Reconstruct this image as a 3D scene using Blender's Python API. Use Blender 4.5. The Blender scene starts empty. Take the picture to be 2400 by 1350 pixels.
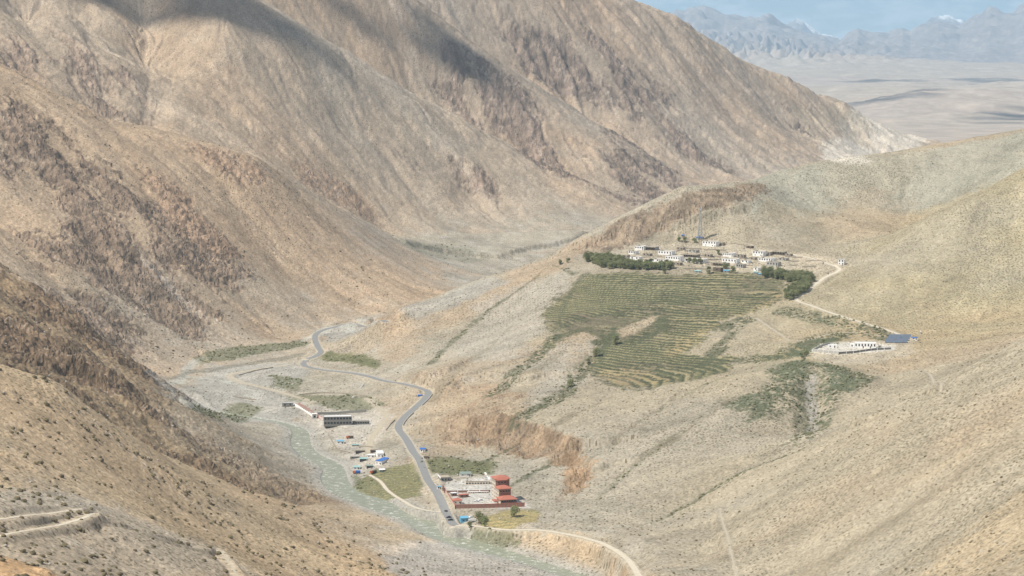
import bpy, math, random
import numpy as np
from mathutils import Vector
random.seed(7)
sc = bpy.context.scene
C = sc.collection
R = math.radians
# ------------------------------------------------------------------ camera, sky, sun, exposure
ZC = 500.0                                   # eye height above datum (m)
FPX = 5413.0; PITCH = math.atan(615/FPX)
cam_d = bpy.data.cameras.new("camera"); cam = bpy.data.objects.new("camera", cam_d); C.objects.link(cam)
cam.location = (0, 0, ZC); cam.rotation_euler = (R(90)-PITCH, 0, 0)
cam_d.sensor_width = 36.0; cam_d.lens = 36.0*FPX/2400.0; cam_d.clip_start = 1; cam_d.clip_end = 90000
sc.camera = cam
SUN_EL = R(54); SUN_AZ = math.atan2(-0.87, -0.46)        # compass angle from +Y
SUND = Vector((math.sin(SUN_AZ)*math.cos(SUN_EL), math.cos(SUN_AZ)*math.cos(SUN_EL), math.sin(SUN_EL)))
w = bpy.data.worlds.new("World"); sc.world = w; w.use_nodes = True
nt = w.node_tree; nt.nodes.clear()
def N(nt, t, **k):
    n = nt.nodes.new(t)
    for a, b in k.items():
        if a in n.inputs: n.inputs[a].default_value = b
        else: setattr(n, a, b)
    return n
sky = N(nt, 'ShaderNodeTexSky'); sky.sky_type = 'NISHITA'; sky.sun_disc = False
sky.sun_elevation = SUN_EL; sky.sun_rotation = SUN_AZ; sky.altitude = 4500; sky.air_density = 1.0; sky.dust_density = 0.0; sky.ozone_density = 4.0
bg = N(nt, 'ShaderNodeBackground'); bg.inputs['Strength'].default_value = 0.07
tc = N(nt, 'ShaderNodeTexCoord'); mp = N(nt, 'ShaderNodeMapping'); mp.inputs['Scale'].default_value = (24, 24, 75)
mp.inputs['Location'].default_value = (3.1, 0.4, 0.0)
nz = N(nt, 'ShaderNodeTexNoise', Scale=2.0, Detail=7.0, Roughness=0.6)
rp = N(nt, 'ShaderNodeValToRGB'); rp.color_ramp.elements[0].position = 0.42; rp.color_ramp.elements[1].position = 0.58
mx = N(nt, 'ShaderNodeMix', data_type='RGBA'); out = N(nt, 'ShaderNodeOutputWorld')
L = nt.links.new
L(tc.outputs['Generated'], mp.inputs[0]); L(mp.outputs[0], nz.inputs['Vector']); L(nz.outputs[0], rp.inputs[0])
sx = N(nt, 'ShaderNodeMath', operation='MULTIPLY'); sx.inputs[1].default_value = 0.75
L(rp.outputs[0], sx.inputs[0]); L(sx.outputs[0], mx.inputs['Factor'])
L(sky.outputs[0], mx.inputs[6]); mx.inputs[7].default_value = (11.5, 11.8, 12.2, 1)
L(mx.outputs[2], bg.inputs[0]); L(bg.outputs[0], out.inputs[0])
sun_d = bpy.data.lights.new("sun", 'SUN'); sun_d.energy = 4.9; sun_d.angle = R(0.5); sun_d.color = (1.0, 0.93, 0.82)
sun = bpy.data.objects.new("sun", sun_d); C.objects.link(sun); sun.rotation_euler = SUND.to_track_quat('Z', 'Y').to_euler()
sun.location = (0, 0, 3000)
sc.view_settings.view_transform = 'Standard'; sc.view_settings.look = 'None'; sc.view_settings.gamma = 1
sc.view_settings.exposure = 0.02; sc.render.filter_size = 0.95
sc.cycles.use_denoising = True; sc.cycles.denoiser = 'OPENIMAGEDENOISE'; sc.cycles.denoising_input_passes = 'RGB_ALBEDO_NORMAL'; sc.cycles.denoising_prefilter = 'ACCURATE'
sc.cycles.volume_bounces = 2
# ------------------------------------------------------------------ projecting helper: photo pixel -> ray slopes (for measuring the place)
CP, SP = math.cos(PITCH), math.sin(PITCH)
def ray(u, v):
    a = (u-1200.0)/FPX; b = (675.0-v)/FPX
    yc = CP+b*SP; zc = -SP+b*CP
    return a/yc, zc/yc                        # dX/dY, dZ/dY
def drop(Y): return 444.0-0.0167*Y             # river level below the eye at distance Y
# ------------------------------------------------------------------ survey points of the landforms (u, v, distance[, extra height])
PTS = []
def pt(reg, *rows):
    for r in rows:
        s, t = ray(r[0], r[1]); Y = r[2]; dz = r[3] if len(r) > 3 else 0.0
        PTS.append((s*Y, Y, t*Y+dz, reg))
def fl(reg, *rows):                            # points on the valley floor, third value = metres above the river
    for r in rows:
        s, t = ray(r[0], r[1]); dh = r[2]
        Y = (444.0-dh)/(-t+0.0167); PTS.append((s*Y, Y, t*Y, reg))
def raw(reg, *rows):
    for r in rows: PTS.append((r[0], r[1], r[2], reg))
def dens(rows, step=60):                       # more points along a crest or gully
    o = []
    for p, q in zip(rows[:-1], rows[1:]):
        n = max(1, int(math.hypot(q[0]-p[0], q[1]-p[1])/step))
        P = tuple(p)+(0.0,)*(4-len(p)); Q = tuple(q)+(0.0,)*(4-len(q))
        for i in range(n): o.append(tuple(P[k]+(Q[k]-P[k])*i/n for k in range(4)))
    o.append(tuple(rows[-1])+(0.0,)*(4-len(rows[-1]))); return o
V, A_, B_, C_, D_, E_, F_, G_, H_ = range(9)
# valley floor
fl(V, (600,985,0),(700,1000,0),(715,1045,0),(760,1095,0),(800,1145,0),(900,1183,0),(1000,1230,0),(1080,1268,0),(1200,1305,0),(1350,1350,0),
   (600,870,5),(450,900,4),(700,900,9),(850,900,10),(380,900,3),(720,850,8),(850,880,14),(930,893,20),(1000,912,24),(940,985,16),(960,1045,16),
   (1000,1110,13),(1040,1190,10),(1062,1228,9),(1180,1241,11),(1330,1252,16),(1440,1290,22),(1500,1350,28),(800,985,5),(860,1060,4),(930,1130,4),
   (870,1000,8),(900,1020,8),(840,960,8),(760,935,8),(1060,1190,9),(1220,1185,10),(1050,1110,10),(1150,1110,12),(560,1000,6),(650,1060,6),(700,1130,5),(600,930,3),
   (480,960,3),(900,1240,4),(1000,1290,4),(1100,1330,4),(760,772,4),(860,747,3),(740,800,6),(820,840,8),(560,830,3),(650,810,3),
   (1000,650,14),(1100,600,4),(950,558,28),(1050,553,20),(1200,552,16),(1380,546,14),(1250,600,3),(1150,580,4),(1040,610,12),(1330,575,4),
   (1250,1215,10),(1150,1225,10),(1400,1340,6),(1250,1300,6),(1150,1270,5))
# left mountain, near slope
fl(C_, (560,812,4),(470,832,4),(340,862,5),(640,788,3),(740,765,5),(870,722,12),(960,700,14))
pt(C_, *dens([(-150,90,3300),(0,160,3300),(120,215,3300),(250,275,3300),(400,320,3320),(520,345,3340),(600,368,3350),(700,425,3480),(790,480,3600),(880,535,3750)]))
pt(C_, *dens([(-150,80,3600,-40),(0,150,3600,-40),(250,270,3650,-35),(400,315,3650,-30),(600,365,3620,-25),(760,455,3740,-15),(900,542,3900,-4)]))
pt(C_, (-200,450,2900),(0,380,3030),(200,500,2960),(400,560,2990),(650,600,3170))
# middle mountain with its gullies
pt(D_, *dens([(100,-300,4400),(300,-180,4350),(450,-80,4300),(560,0,4250),(700,72,4250),(830,130,4350),(1000,235,4450),(1130,300,4450),(1250,360,4430),(1400,440,4380),(1500,490,4330)]))
pt(D_, *dens([(600,0,4600,-40),(700,65,4600,-40),(830,125,4700,-40),(1000,230,4750,-35),(1250,355,4700,-20),(1400,435,4600,-12),(1520,485,4550,-6)]))
pt(D_, (0,0,4050),(100,30,4050),(60,150,3800),(520,60,4130),(520,170,4040),(610,280,3960),(330,60,4230),(330,150,4080),(330,250,3800),
   (220,110,3930),(160,40,4050),(-150,-50,4000),(0,-150,4200),(800,300,4130),(900,400,4080),(1100,480,4150),(430,120,4080),(440,30,4200),(60,60,4080),(250,30,4130))
# far right-hand part of the mountain, its spur and skyline
pt(E_, *dens([(850,-60,4900),(1010,30,4950),(1100,105,4950),(1240,190,4950),(1330,250,4950),(1450,320,4930),(1560,390,4900),(1620,430,4880)]))
pt(E_, *dens([(1000,5,5250,-25),(1110,95,5200,-25),(1250,180,5200,-22),(1340,240,5180,-20),(1460,312,5120,-15),(1570,385,5050,-8)]))
pt(E_, *dens([(1200,-160,5700),(1380,-45,5700),(1450,0,5700),(1540,35,5750),(1620,65,5800),(1700,108,5850),(1760,160,5900),(1880,195,6000),(1960,230,6100),(2050,280,6200),(2140,318,6300),(2190,338,6350),(2300,380,6500)]))
pt(E_, *dens([(1250,-150,6300,-150),(1450,20,6300,-150),(1700,130,6450,-170),(2000,270,6800,-130),(2190,350,7000,-60)]))
pt(E_, (1300,60,5400),(1500,150,5450),(1500,250,5280),(1700,250,5550),(1700,380,5250),(1850,300,5750),(2000,340,5950),(1650,425,5050),(1000,130,4850),(1200,270,4800),(1400,380,4720),
   (1700,440,4950,-8),(1850,420,5150,-10),(2000,390,5500,-8),(2150,370,5900,-15),(1000,-60,5300),(1200,-80,5500),(800,-150,5000),(600,-200,4900),(1540,470,4450,0))
# rocky spur
pt(B_, *dens([(-150,520,2300),(0,612,2250),(100,690,2220),(200,762,2200),(330,860,2150),(420,950,2100),(520,1005,2060),(600,1070,2030),(680,1120,2010)]))
pt(B_, (0,760,2010),(150,850,1980),(300,950,1950),(450,1050,1925),(600,1130,1940),(-150,700,2000))
pt(B_, *dens([(-150,800,1850,-15),(0,855,1850,-15),(150,895,1850,-15),(250,985,1850,-12),(350,1045,1850,-8),(450,1083,1870,-6),(560,1133,1900,-4)]))
pt(C_, *dens([(-150,515,2550,-18),(0,605,2500,-18),(200,755,2450,-14),(300,830,2500,-10)]))
fl(B_, (740,1168,3),(700,1188,4))
# near slope, bottom left
pt(A_, *dens([(-150,840,1480),(0,862,1500),(130,892,1530),(200,960,1600),(300,1030,1660),(450,1090,1720),(560,1140,1780),(700,1190,1850)]))
fl(A_, (850,1226,10),(960,1262,6))
pt(A_, (0,1000,1345),(200,1100,1380),(400,1200,1450),(600,1260,1530),(800,1300,1640),(0,1200,1120),(220,1210,1180),(0,1350,985),(300,1340,1120),(600,1345,1310),(900,1345,1560),(1000,1350,1650),(-150,1100,1200),
   (0,1300,1020),(120,1345,1000))
raw(A_, (-420,500,-160),(-200,500,-180),(0,500,-190),(200,500,-180),(420,500,-150),(-100,200,-90),(0,200,-95),(100,200,-90),(0,60,-30),(-30,60,-28),(30,60,-28),(0,900,-330),(200,1200,-370),(100,1500,-408),(-50,1500,-400))
# village hill
pt(F_, *dens([(2600,270,3300),(2400,308,3250),(2200,345,3200),(2000,372,3150),(1850,400,3080),(1780,428,3020),(1600,440,2950),(1480,500,2920),(1350,570,2900),(1250,612,2880),(1130,650,2860),(1000,700,2800),(900,740,2740)]))
fl(F_, (830,792,12),(850,860,18),(1000,895,30),(960,875,30))
pt(F_, *dens([(2600,255,3700,-60),(2200,335,3600,-60),(1850,390,3500,-70),(1600,430,3300,-80),(1350,560,3150,-60),(1130,640,3080,-40),(1000,690,2980,-25),(900,730,2880,-12)]))
pt(F_, (1380,612,2790),(1500,600,2790),(1650,600,2785),(1800,612,2755),(1970,615,2725),(1500,565,2860),(1600,553,2870),(1700,560,2850),(1800,572,2830),(1950,570,2850),(1900,480,3000),(2100,470,3050),
   (2000,520,2900),(2150,545,2860),(1380,642,2715),(1600,642,2705),(1800,645,2690),(1350,780,2500),(1550,770,2495),(1450,890,2330),(1700,760,2490),(1700,850,2350),(1850,700,2580),
   (1150,750,2680),(1250,850,2430),(1200,930,2270),(1300,950,2230),(1200,1000,2180),(1200,1062,2120),(1120,1005,2200),(1120,1050,2150),(1300,1030,2120),(1330,1085,2050),(1400,1000,2130),(1500,1000,2110),(1600,1000,2085),(1400,1100,2000),
   (1500,1150,1920),(1350,1180,1930),(1600,1100,1950),(1700,1000,2065),(1800,950,2120),(1060,850,2500),(1080,960,2290),(1040,1000,2240),(1300,1150,1960))
pt(G_, (2000,815,2350),(1900,832,2320),(2150,800,2400),(2300,750,2480),(2400,700,2520),(2200,650,2620),(1870,702,2570),(2000,750,2490),(2130,795,2400),(1950,660,2660),
   (2400,550,2680),(2200,600,2670),(2250,700,2540),(2080,650,2620),(2600,450,2750),(2600,650,2560))
pt(G_, *dens([(2080,575,2740),(2160,522,2750),(2240,476,2765),(2330,436,2785),(2400,400,2800),(2600,300,2850)]))
pt(G_, *dens([(2150,520,2900,-10),(2240,468,2920,-15),(2400,392,3000,-25),(2600,290,3050,-30)]))
pt(F_, (1900,860,2235),(1900,940,2130,-8),(1900,1015,2050,-8),(1700,1105,1900,-4),(1500,1240,1790),(1750,930,2150),(1980,900,2190),(2100,870,2250),(1850,900,2190),(1950,930,2150),(1800,1030,1990))
fl(F_, (1400,1272,18))
# near right-hand slope
pt(H_, *dens([(2600,680,1850),(2400,795,1850),(2200,905,1850),(2100,950,1855),(1980,1005,1880),(1850,1058,1900)]))
pt(H_, *dens([(2600,675,2100,-14),(2400,790,2080,-12),(2200,898,2050,-10),(2090,943,2040,-8)]))
pt(H_, (2400,1000,1600),(2400,1200,1400),(2400,1350,1250),(2200,1100,1620),(2200,1350,1390),(2000,1200,1630),(2000,1350,1500),(1800,1200,1725),(1800,1350,1600),(1650,1300,1710),(1600,1200,1840),(2600,1100,1400),(2600,1350,1150))
fl(H_, (1560,1345,34))
# out of the frame
raw(E_, (-2400,6000,500),(-2000,4800,420),(-1500,3600,250),(-2400,7800,200),(0,7200,-200),(1200,7300,-440),(2300,7400,-440),(-1000,7600,-300),(-1000,6000,250),(0,6100,180),(500,6600,-50),(2000,5500,-420),(1500,4500,-380),(1900,6500,-430))
raw(F_, (1300,3600,-150),(1300,4000,-250),(600,3700,-385),(250,3500,-388),(1000,4300,-370))
P = np.array([p[:3] for p in PTS]); PR = np.array([p[3] for p in PTS])
def phi(dx, dy): return np.sqrt(dx*dx+dy*dy+9.0)
n = len(P); XS, YS = P[:,0]/1000, P[:,1]/1000
A = np.zeros((n+3, n+3)); A[:n,:n] = -phi(P[:,None,0]-P[None,:,0], P[:,None,1]-P[None,:,1])/1000
A[np.arange(n), np.arange(n)] += -0.0  ; A[:n,:n] -= np.eye(n)*0.0
A[:n,n] = 1; A[:n,n+1] = XS; A[:n,n+2] = YS; A[n:,:n] = A[:n,n:].T
sol = np.linalg.lstsq(A+0, np.concatenate([P[:,2], [0,0,0]]), rcond=1e-10)[0]
# ------------------------------------------------------------------ survey grid (fan of bearings x distances)
NS, K = 1345, 8
def yrows():
    r = []
    for a, b, m in ((60,950,136),(950,1300,240),(1300,3450,1320),(3450,6400,560),(6400,7600,40)):
        r.append(np.exp(np.linspace(math.log(a), math.log(b), m, endpoint=False)))
    r = np.concatenate(r); return r
YR = yrows(); NT = len(YR)-((len(YR)-1) % K); YR = YR[:NT]
SS = np.linspace(-0.29, 0.29, NS)
ci, cj = np.arange(0, NT, K), np.arange(0, NS, K)
cX = (SS[cj][None,:]*YR[ci][:,None]); cY = np.repeat(YR[ci][:,None], len(cj), 1)
def rbf(X, Y):
    o = np.empty(X.size); xf, yf = X.ravel(), Y.ravel()
    for k in range(0, X.size, 20000):
        x, y = xf[k:k+20000], yf[k:k+20000]
        o[k:k+20000] = -phi(x[:,None]-P[None,:,0], y[:,None]-P[None,:,1])/1000@sol[:n]+sol[n]+sol[n+1]*x/1000+sol[n+2]*y/1000
    return o.reshape(X.shape)
cZ = rbf(cX, cY)
regd = np.stack([np.min(np.hypot(cX[...,None]-P[PR==r][:,0], cY[...,None]-P[PR==r][:,1]), axis=-1) for r in range(9)], -1)
wr = np.exp(-regd/(18+cY[...,None]*0.010)); wr /= wr.sum(-1, keepdims=True)
def up(a):                                     # smooth upsampling of a coarse array to the fine grid (linear in index, then 2 box passes)
    fi = np.arange(NT)/K; fj = np.arange(NS)/K
    i0 = np.minimum(fi.astype(int), a.shape[0]-2); j0 = np.minimum(fj.astype(int), a.shape[1]-2)
    ti = (fi-i0)[:,None]; tj = (fj-j0)[None,:]
    b = a[i0]*(1-ti)+a[i0+1]*ti
    return (b[:,j0]*(1-tj)+b[:,j0+1]*tj)
def blur(a, k):
    for ax in (0, 1):
        pad = [(0,0),(0,0)]; pad[ax] = (k+1, k)
        c = np.cumsum(np.pad(a, pad, mode='edge'), axis=ax)
        n_ = a.shape[ax]; w_ = 2*k+1
        a = (np.take(c, np.arange(w_, w_+n_), axis=ax)-np.take(c, np.arange(n_), axis=ax))/w_
    return a
H0 = blur(blur(up(cZ), 3), 3)
X = SS[None,:]*YR[:,None]; Y = np.repeat(YR[:,None], NS, 1)
# slope directions on the coarse grid
def grads(Z):
    dZi = np.gradient(Z, axis=0)/np.gradient(YR)[:,None]       # along the ray of constant s
    dZj = np.gradient(Z, SS, axis=1)/YR[:,None]                # d/dX
    return dZj, dZi-SS[None,:]*dZj
# ------------------------------------------------------------------ seamless noise fields
rng = np.random.default_rng(11)
def fft_noise(nn, beta, lo=2, hi=None):
    f = np.fft.fftfreq(nn)*nn; r = np.hypot(f[:,None], f[None,:]); r[0,0] = 1
    amp = r**(-beta/2.0); amp[r < lo] = 0
    if hi: amp = amp*np.exp(-(r/hi)**2)
    g = np.fft.fft2(rng.standard_normal((nn, nn)))*amp
    o = np.real(np.fft.ifft2(g)); return (o/o.std()).astype(np.float32)
NN = 1024
T_f = fft_noise(NN, 3.3, 3); T_w = fft_noise(NN, 1.2, 8); T_m = fft_noise(NN, 1.0, 14, 60)
a1, a2 = fft_noise(NN, 3.0, 10, 90), fft_noise(NN, 2.8, 24, 130)
T_r = (1-np.abs(a1)*1.2)+0.5*(1-np.abs(a2)*1.2)*(1-np.abs(a1)*0.6); T_r = ((T_r-T_r.mean())/T_r.std()).astype(np.float32)   # ridged
def samp(T, x, y, texel, rot=0.0, off=0.0):
    c, s = math.cos(rot), math.sin(rot)
    a = ((c*x-s*y)/texel+off).astype(np.float32); b = ((s*x+c*y)/texel+off*1.7).astype(np.float32)
    ai = np.floor(a).astype(np.int32); bi = np.floor(b).astype(np.int32); fa = a-ai; fb = b-bi
    ai %= NN; bi %= NN; a2_ = (ai+1) % NN; b2_ = (bi+1) % NN
    return (T[ai,bi]*(1-fa)+T[a2_,bi]*fa)*(1-fb)+(T[ai,b2_]*(1-fa)+T[a2_,b2_]*fa)*fb
def sstep(a, b, x):
    t = np.clip((x-a)/(b-a), 0, 1); return t*t*(3-2*t)
# ------------------------------------------------------------------ picking the place a bearing meets the ground
def hit(u, v, Z=None):
    Z = H0 if Z is None else Z
    s, t = ray(u, v); fj = (s-SS[0])/(SS[1]-SS[0]); j = int(min(max(fj, 0), NS-2)); f = fj-j
    col = Z[:,j]*(1-f)+Z[:,j+1]*f
    d = col-YR*t; m = (d >= 0) & (YR > 800)
    k = int(np.argmax(m)) if m.any() else NT-1
    if k == 0: k = 1
    d0, d1 = d[k-1], d[k]; q = 0 if d1 == d0 else min(max(-d0/(d1-d0), 0), 1)
    y = YR[k-1]+(YR[k]-YR[k-1])*q; return (s*y, y)
def ground(x, y, Z=None):                      # height of the finished mesh at a place
    Z = ZF if Z is None else Z
    s = x/y; fj = (s-SS[0])/(SS[1]-SS[0]); j = int(min(max(fj, 0), NS-2)); f = fj-j
    k = int(min(max(np.searchsorted(YR, y)-1, 0), NT-2)); q = (y-YR[k])/(YR[k+1]-YR[k])
    return float((Z[k,j]*(1-f)+Z[k,j+1]*f)*(1-q)+(Z[k+1,j]*(1-f)+Z[k+1,j+1]*f)*q)
def window(xy, pad):
    x0, x1 = xy[:,0].min()-pad, xy[:,0].max()+pad; y0, y1 = xy[:,1].min()-pad, xy[:,1].max()+pad
    k0, k1 = np.searchsorted(YR, max(y0, 61)), np.searchsorted(YR, y1)+1
    smin = min(x0/y0, x0/y1, x1/y0, x1/y1); smax = max(x0/y0, x0/y1, x1/y0, x1/y1)
    j0, j1 = np.searchsorted(SS, smin), np.searchsorted(SS, smax)+1
    return slice(max(k0-1, 0), min(k1, NT)), slice(max(j0-1, 0), min(j1, NS))
def segdist(xy, closed, pad, vals=None):
    """distance to a chain of points inside its window; with vals also the value carried at the nearest spot"""
    wi = window(xy, pad); x, y = X[wi], Y[wi]; best = np.full(x.shape, 1e9); val = np.zeros(x.shape)
    inside = np.zeros(x.shape, bool); m = len(xy)
    for i in range(m if closed else m-1):
        ax, ay = xy[i]; bx, by = xy[(i+1) % m]; dx, dy = bx-ax, by-ay; l2 = dx*dx+dy*dy+1e-9
        t = np.clip(((x-ax)*dx+(y-ay)*dy)/l2, 0, 1); d = np.hypot(x-ax-t*dx, y-ay-t*dy)
        if vals is not None:
            mm = d < best; val[mm] = (vals[i]+(vals[(i+1) % m]-vals[i])*t)[mm]
        best = np.minimum(best, d)
        if closed and ay != by:
            c = ((ay > y) != (by > y)) & (x < (bx-ax)*(y-ay)/(by-ay)+ax); inside ^= c
    return wi, best, inside, val
def pxy(pts): return np.array([hit(*p) for p in pts])
NF = None
def polymask(pts, soft=12.0, rough=10.0, xy=None):
    xy = pxy(pts) if xy is None else xy
    wi, d, ins, _ = segdist(xy, True, soft*3+rough*3)
    sd = np.where(ins, d, -d)+rough*NF[wi]
    o = np.zeros(X.shape, np.float32); o[wi] = sstep(-soft, soft, sd); return o
def spline(pts, step=6.0):
    p = np.asarray(pts, float); p = np.vstack([2*p[0]-p[1], p, 2*p[-1]-p[-2]]); o = []
    for i in range(1, len(p)-2):
        L_ = np.hypot(*(p[i+1]-p[i])[:2]); m = max(2, int(L_/step))
        for k in range(m):
            t = k/m; a, b, c, d = p[i-1], p[i], p[i+1], p[i+2]
            o.append(0.5*((2*b)+(c-a)*t+(2*a-5*b+4*c-d)*t*t+(-a+3*b-3*c+d)*t**3))
    o.append(p[-2]); return np.array(o)
def linemask(pts, width, soft=4.0, rough=2.0, xy=None):
    xy = spline(pxy(pts), 8) if xy is None else xy
    wi, d, _, _ = segdist(xy, False, width+soft*3+rough*3)
    o = np.zeros(X.shape, np.float32); o[wi] = sstep(width/2+soft, width/2-soft*0.5, d+rough*NF[wi]); return o
NF = samp(T_f, X, Y, 1.3)+0.6*samp(T_w, X, Y, 2.1, 0.6)
# ------------------------------------------------------------------ surface relief: flow streaks, ridged rock, terraces, graded roads
AMPK = 1
W_ = [up(wr[...,r]) for r in range(9)]
gx, gy = grads(blur(H0, 4)); gl = np.hypot(gx, gy)+1e-4; ux, uy = gx/gl, gy/gl; slope = gl
def flow(texel, step, n_, T, off=0.0, wob=0.0):
    o = np.zeros(X.shape, np.float32)
    wx = wob*samp(T_f, X, Y, 1.9, 0.3, 5.0) if wob else 0.0
    for k in range(-n_, n_+1): o += samp(T, X+ux*step*k+wx, Y+uy*step*k+wx, texel, 0.4, off)
    return (o-o.mean())/o.std()
ST = flow(1.7, 9.0, 9, T_w, 0.0, 5.0)          # fine runnels down the slope
SB = flow(3.0, 26.0, 7, T_m, 300.0, 10.0); SG = np.clip(1.4-np.abs(SB)*1.6, -0.6, 1.4)       # broad gullies
FB = samp(T_f, X, Y, 1.1, 0.2)+0.14*samp(T_m, X, Y, 0.9, 1.1)
RR = samp(T_r, X, Y, 1.0, 0.9)+0.18*samp(T_r, X, Y, 0.5, 2.1, 77.0)+0.03*samp(T_w, X, Y, 0.8, 0.3)
RF = flow(1.0, 6.0, 6, T_r, 55.0, 4.0); RR = 0.5*RR+0.75*RF
# stretched rock grain along the dip of the strata
RS = samp(T_r, X*0.55+Y*0.2, Y*0.9-X*0.5, 0.55, 0.0, 40.0)
WM = samp(T_w, X, Y, 4.2, 1.9, 9.0)
def amp(*a): return sum(W_[i]*a[i] for i in range(9))
rocks = {}
def rock(key, strength, soft, rough, *polys):
    m = np.zeros(X.shape, np.float32)
    for p in polys: m = np.maximum(m, polymask(p, soft, rough))
    rocks[key] = m*strength
rock('c', 1.0, 14, 16, [(0,190),(70,235),(140,300),(240,380),(330,440),(430,520),(540,600),(610,650),(590,700),(520,700),(430,640),(330,600),(250,600),(200,560),(120,500),(0,460)],
     [(0,480),(90,540),(170,600),(150,640),(60,620),(0,580)],[(190,590),(300,600),(420,650),(470,720),(460,770),(380,740),(300,700),(220,660)],[(90,650),(160,670),(250,700),(310,770),(300,800),(230,780),(150,720)])
rock('o', 0.75, 14, 14, [(680,375),(760,400),(830,440),(880,480),(890,510),(830,495),(760,460),(690,425)],[(490,350),(560,370),(590,400),(540,395)],[(330,380),(380,400),(470,500),(560,600),(530,600),(440,530),(360,440)])
rock('d', 0.8, 16, 14, [(120,70),(190,85),(235,190),(330,265),(300,270),(230,240),(160,150)],[(250,150),(300,165),(305,215),(260,200)],[(0,100),(50,110),(90,180),(60,190),(0,150)],[(300,270),(330,200),(350,240),(345,285)])
rock('e', 1.0, 22, 18, [(960,75),(1040,95),(1130,130),(1230,200),(1290,280),(1340,335),(1300,370),(1220,310),(1110,270),(1010,210),(970,150)],[(1430,325),(1500,335),(1560,380),(1610,430),(1560,470),(1480,450),(1440,400)],
     [(1210,300),(1290,320),(1350,350),(1365,420),(1320,410),(1260,370)],[(1170,55),(1330,75),(1450,150),(1520,230),(1640,340),(1700,400),(1600,360),(1500,300),(1400,230),(1290,190),(1220,140)],[(1390,440),(1500,455),(1560,480),(1480,490)],[(1310,40),(1400,60),(1500,160),(1560,230),(1490,200),(1400,120)],[(1840,185),(1870,190),(1860,205)],[(1830,240),(1870,262),(1900,300),(1870,300)],[(1000,380),(1090,400),(1130,430),(1090,425)])
rock('f', 1.0, 6, 8, [(1350,585),(1450,525),(1560,462),(1640,442),(1780,430),(1795,455),(1730,500),(1640,540),(1590,556),(1500,575),(1420,598)])
rock('g', 0.8, 7, 8, [(850,765),(900,738),(950,750),(925,790),(870,790)],[(1060,880),(1150,868),(1240,880),(1225,935),(1150,950),(1080,935)],[(940,880),(1020,882),(1090,840),(1115,855),(1050,895),(985,915)],[(1040,1000),(1110,930),(1160,970),(1110,1040),(1050,1040)])
rock('k', 1.0, 4, 5, [(1105,1000),(1200,995),(1300,1020),(1345,1060),(1335,1090),(1250,1066),(1180,1048),(1110,1035)])
rock('q', 1.0, 5, 6, [(1340,1075),(1405,1098),(1375,1140),(1310,1175),(1325,1120)])
sub = W_[B_]*0.9*sstep(-0.9, 0.7, NF+0.8*SB)+W_[C_]*0.15*sstep(0.8, 1.9, SB+0.5*NF)+W_[D_]*0.2*sstep(1.3, 2.2, SB+0.5*NF)+W_[E_]*0.3*sstep(1.0, 2.0, SB+0.5*NF)
brk = sstep(-1.5, -0.1, SB+0.7*NF)                # scree gaps between the outcrops
RK = np.clip(sub+(rocks['c']+rocks['o']+rocks['d']+rocks['e'])*brk+rocks['f']+rocks['g']*sstep(-1.4, 0.0, SB+NF)+rocks['k']+rocks['q'], 0, 1)
AS = 1.0+np.clip((Y-2500)/3500, 0, 1)*0.5
dz = FB*amp(0.35,0.9,1.7,1.2,1.5,1.9,0.8,0.6,0.6)*AS
dz += (0.55*SB-1.0*SG)*amp(0.15,0.5,2.0,1.3,1.7,2.0,0.55,0.3,0.45)*AS*sstep(0.02, 0.25, slope)
dz += ST*amp(0.08,0.16,0.45,0.22,0.26,0.34,0.22,0.15,0.18)*AS*sstep(0.05, 0.3, slope)
dz += samp(T_w, X, Y, 0.9, 0.7)*amp(0.14,0.12,0.16,0.13,0.16,0.2,0.16,0.13,0.12)
rk_amp = amp(1,2,5.0,4.2,3.8,4.4,2.4,1.2,1.2)
dz += RK*(RR*0.62+RS*0.25)*rk_amp*AS*0.72
# tilted strata: the outcrops break into ledges
LH = amp(5,5,8,9,10,12,5,5,5); sp_h = (H0*0.75+X*0.42+Y*0.10+3*NF+7*samp(T_m, X, Y, 2.2, 0.5))/LH; sf = sp_h-np.floor(sp_h)
dz += RK*(sstep(0.45, 1.0, sf)-sf)*LH*0.75
# vertical columns in the small cliff above the red-roofed compound
dz += rocks['k']*samp(T_r, X*1.2, Y*0.35, 1.0, 0.25)*1.0+rocks['q']*RR*0.5
GUL = [([(20,-20),(90,80),(140,140),(200,215),(255,272)],13,75),([(185,-20),(215,80),(238,180),(285,270)],12,65),([(372,60),(352,130),(345,200),(335,278)],9,50),([(470,70),(410,160),(352,268)],8,45),([(0,90),(60,180),(130,215)],7,50),
 ([(650,60),(760,170),(880,330),(1000,470)],6,60),([(760,130),(900,240),(1040,380),(1160,480)],5,55),([(900,30),(960,120),(1060,230),(1180,320),(1300,430)],9,70),([(1180,60),(1290,170),(1420,300),(1500,330)],10,80),([(1400,60),(1520,190),(1640,330),(1720,400)],9,80),([(1560,80),(1680,210),(1800,350),(1830,395)],9,80),([(1680,130),(1800,240),(1920,360)],7,70),([(1330,20),(1430,130),(1560,280),(1660,410)],7,70),
 ([(0,330),(130,450),(300,650),(440,775)],8,45),([(120,320),(330,560),(520,780)],7,45),([(0,500),(160,690),(290,810)],8,45),([(250,330),(450,560),(640,760)],4,35),([(450,360),(620,560),(740,720)],3,35),([(0,640),(110,760),(260,900),(400,1040)],7,32),([(0,740),(130,860),(260,970)],5,28),([(200,790),(330,920),(480,1060)],6,28),([(380,940),(480,1030),(600,1110)],4,22),
 ([(1310,1010),(1440,920),(1500,895)],2,14),([(1380,1090),(1500,990),(1620,910)],2,14),([(1215,1000),(1320,920),(1400,830)],2.5,18),([(1898,870),(1902,940),(1896,1015)],5,16),([(1500,1230),(1700,1110),(1880,1040)],4,25)]
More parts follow.
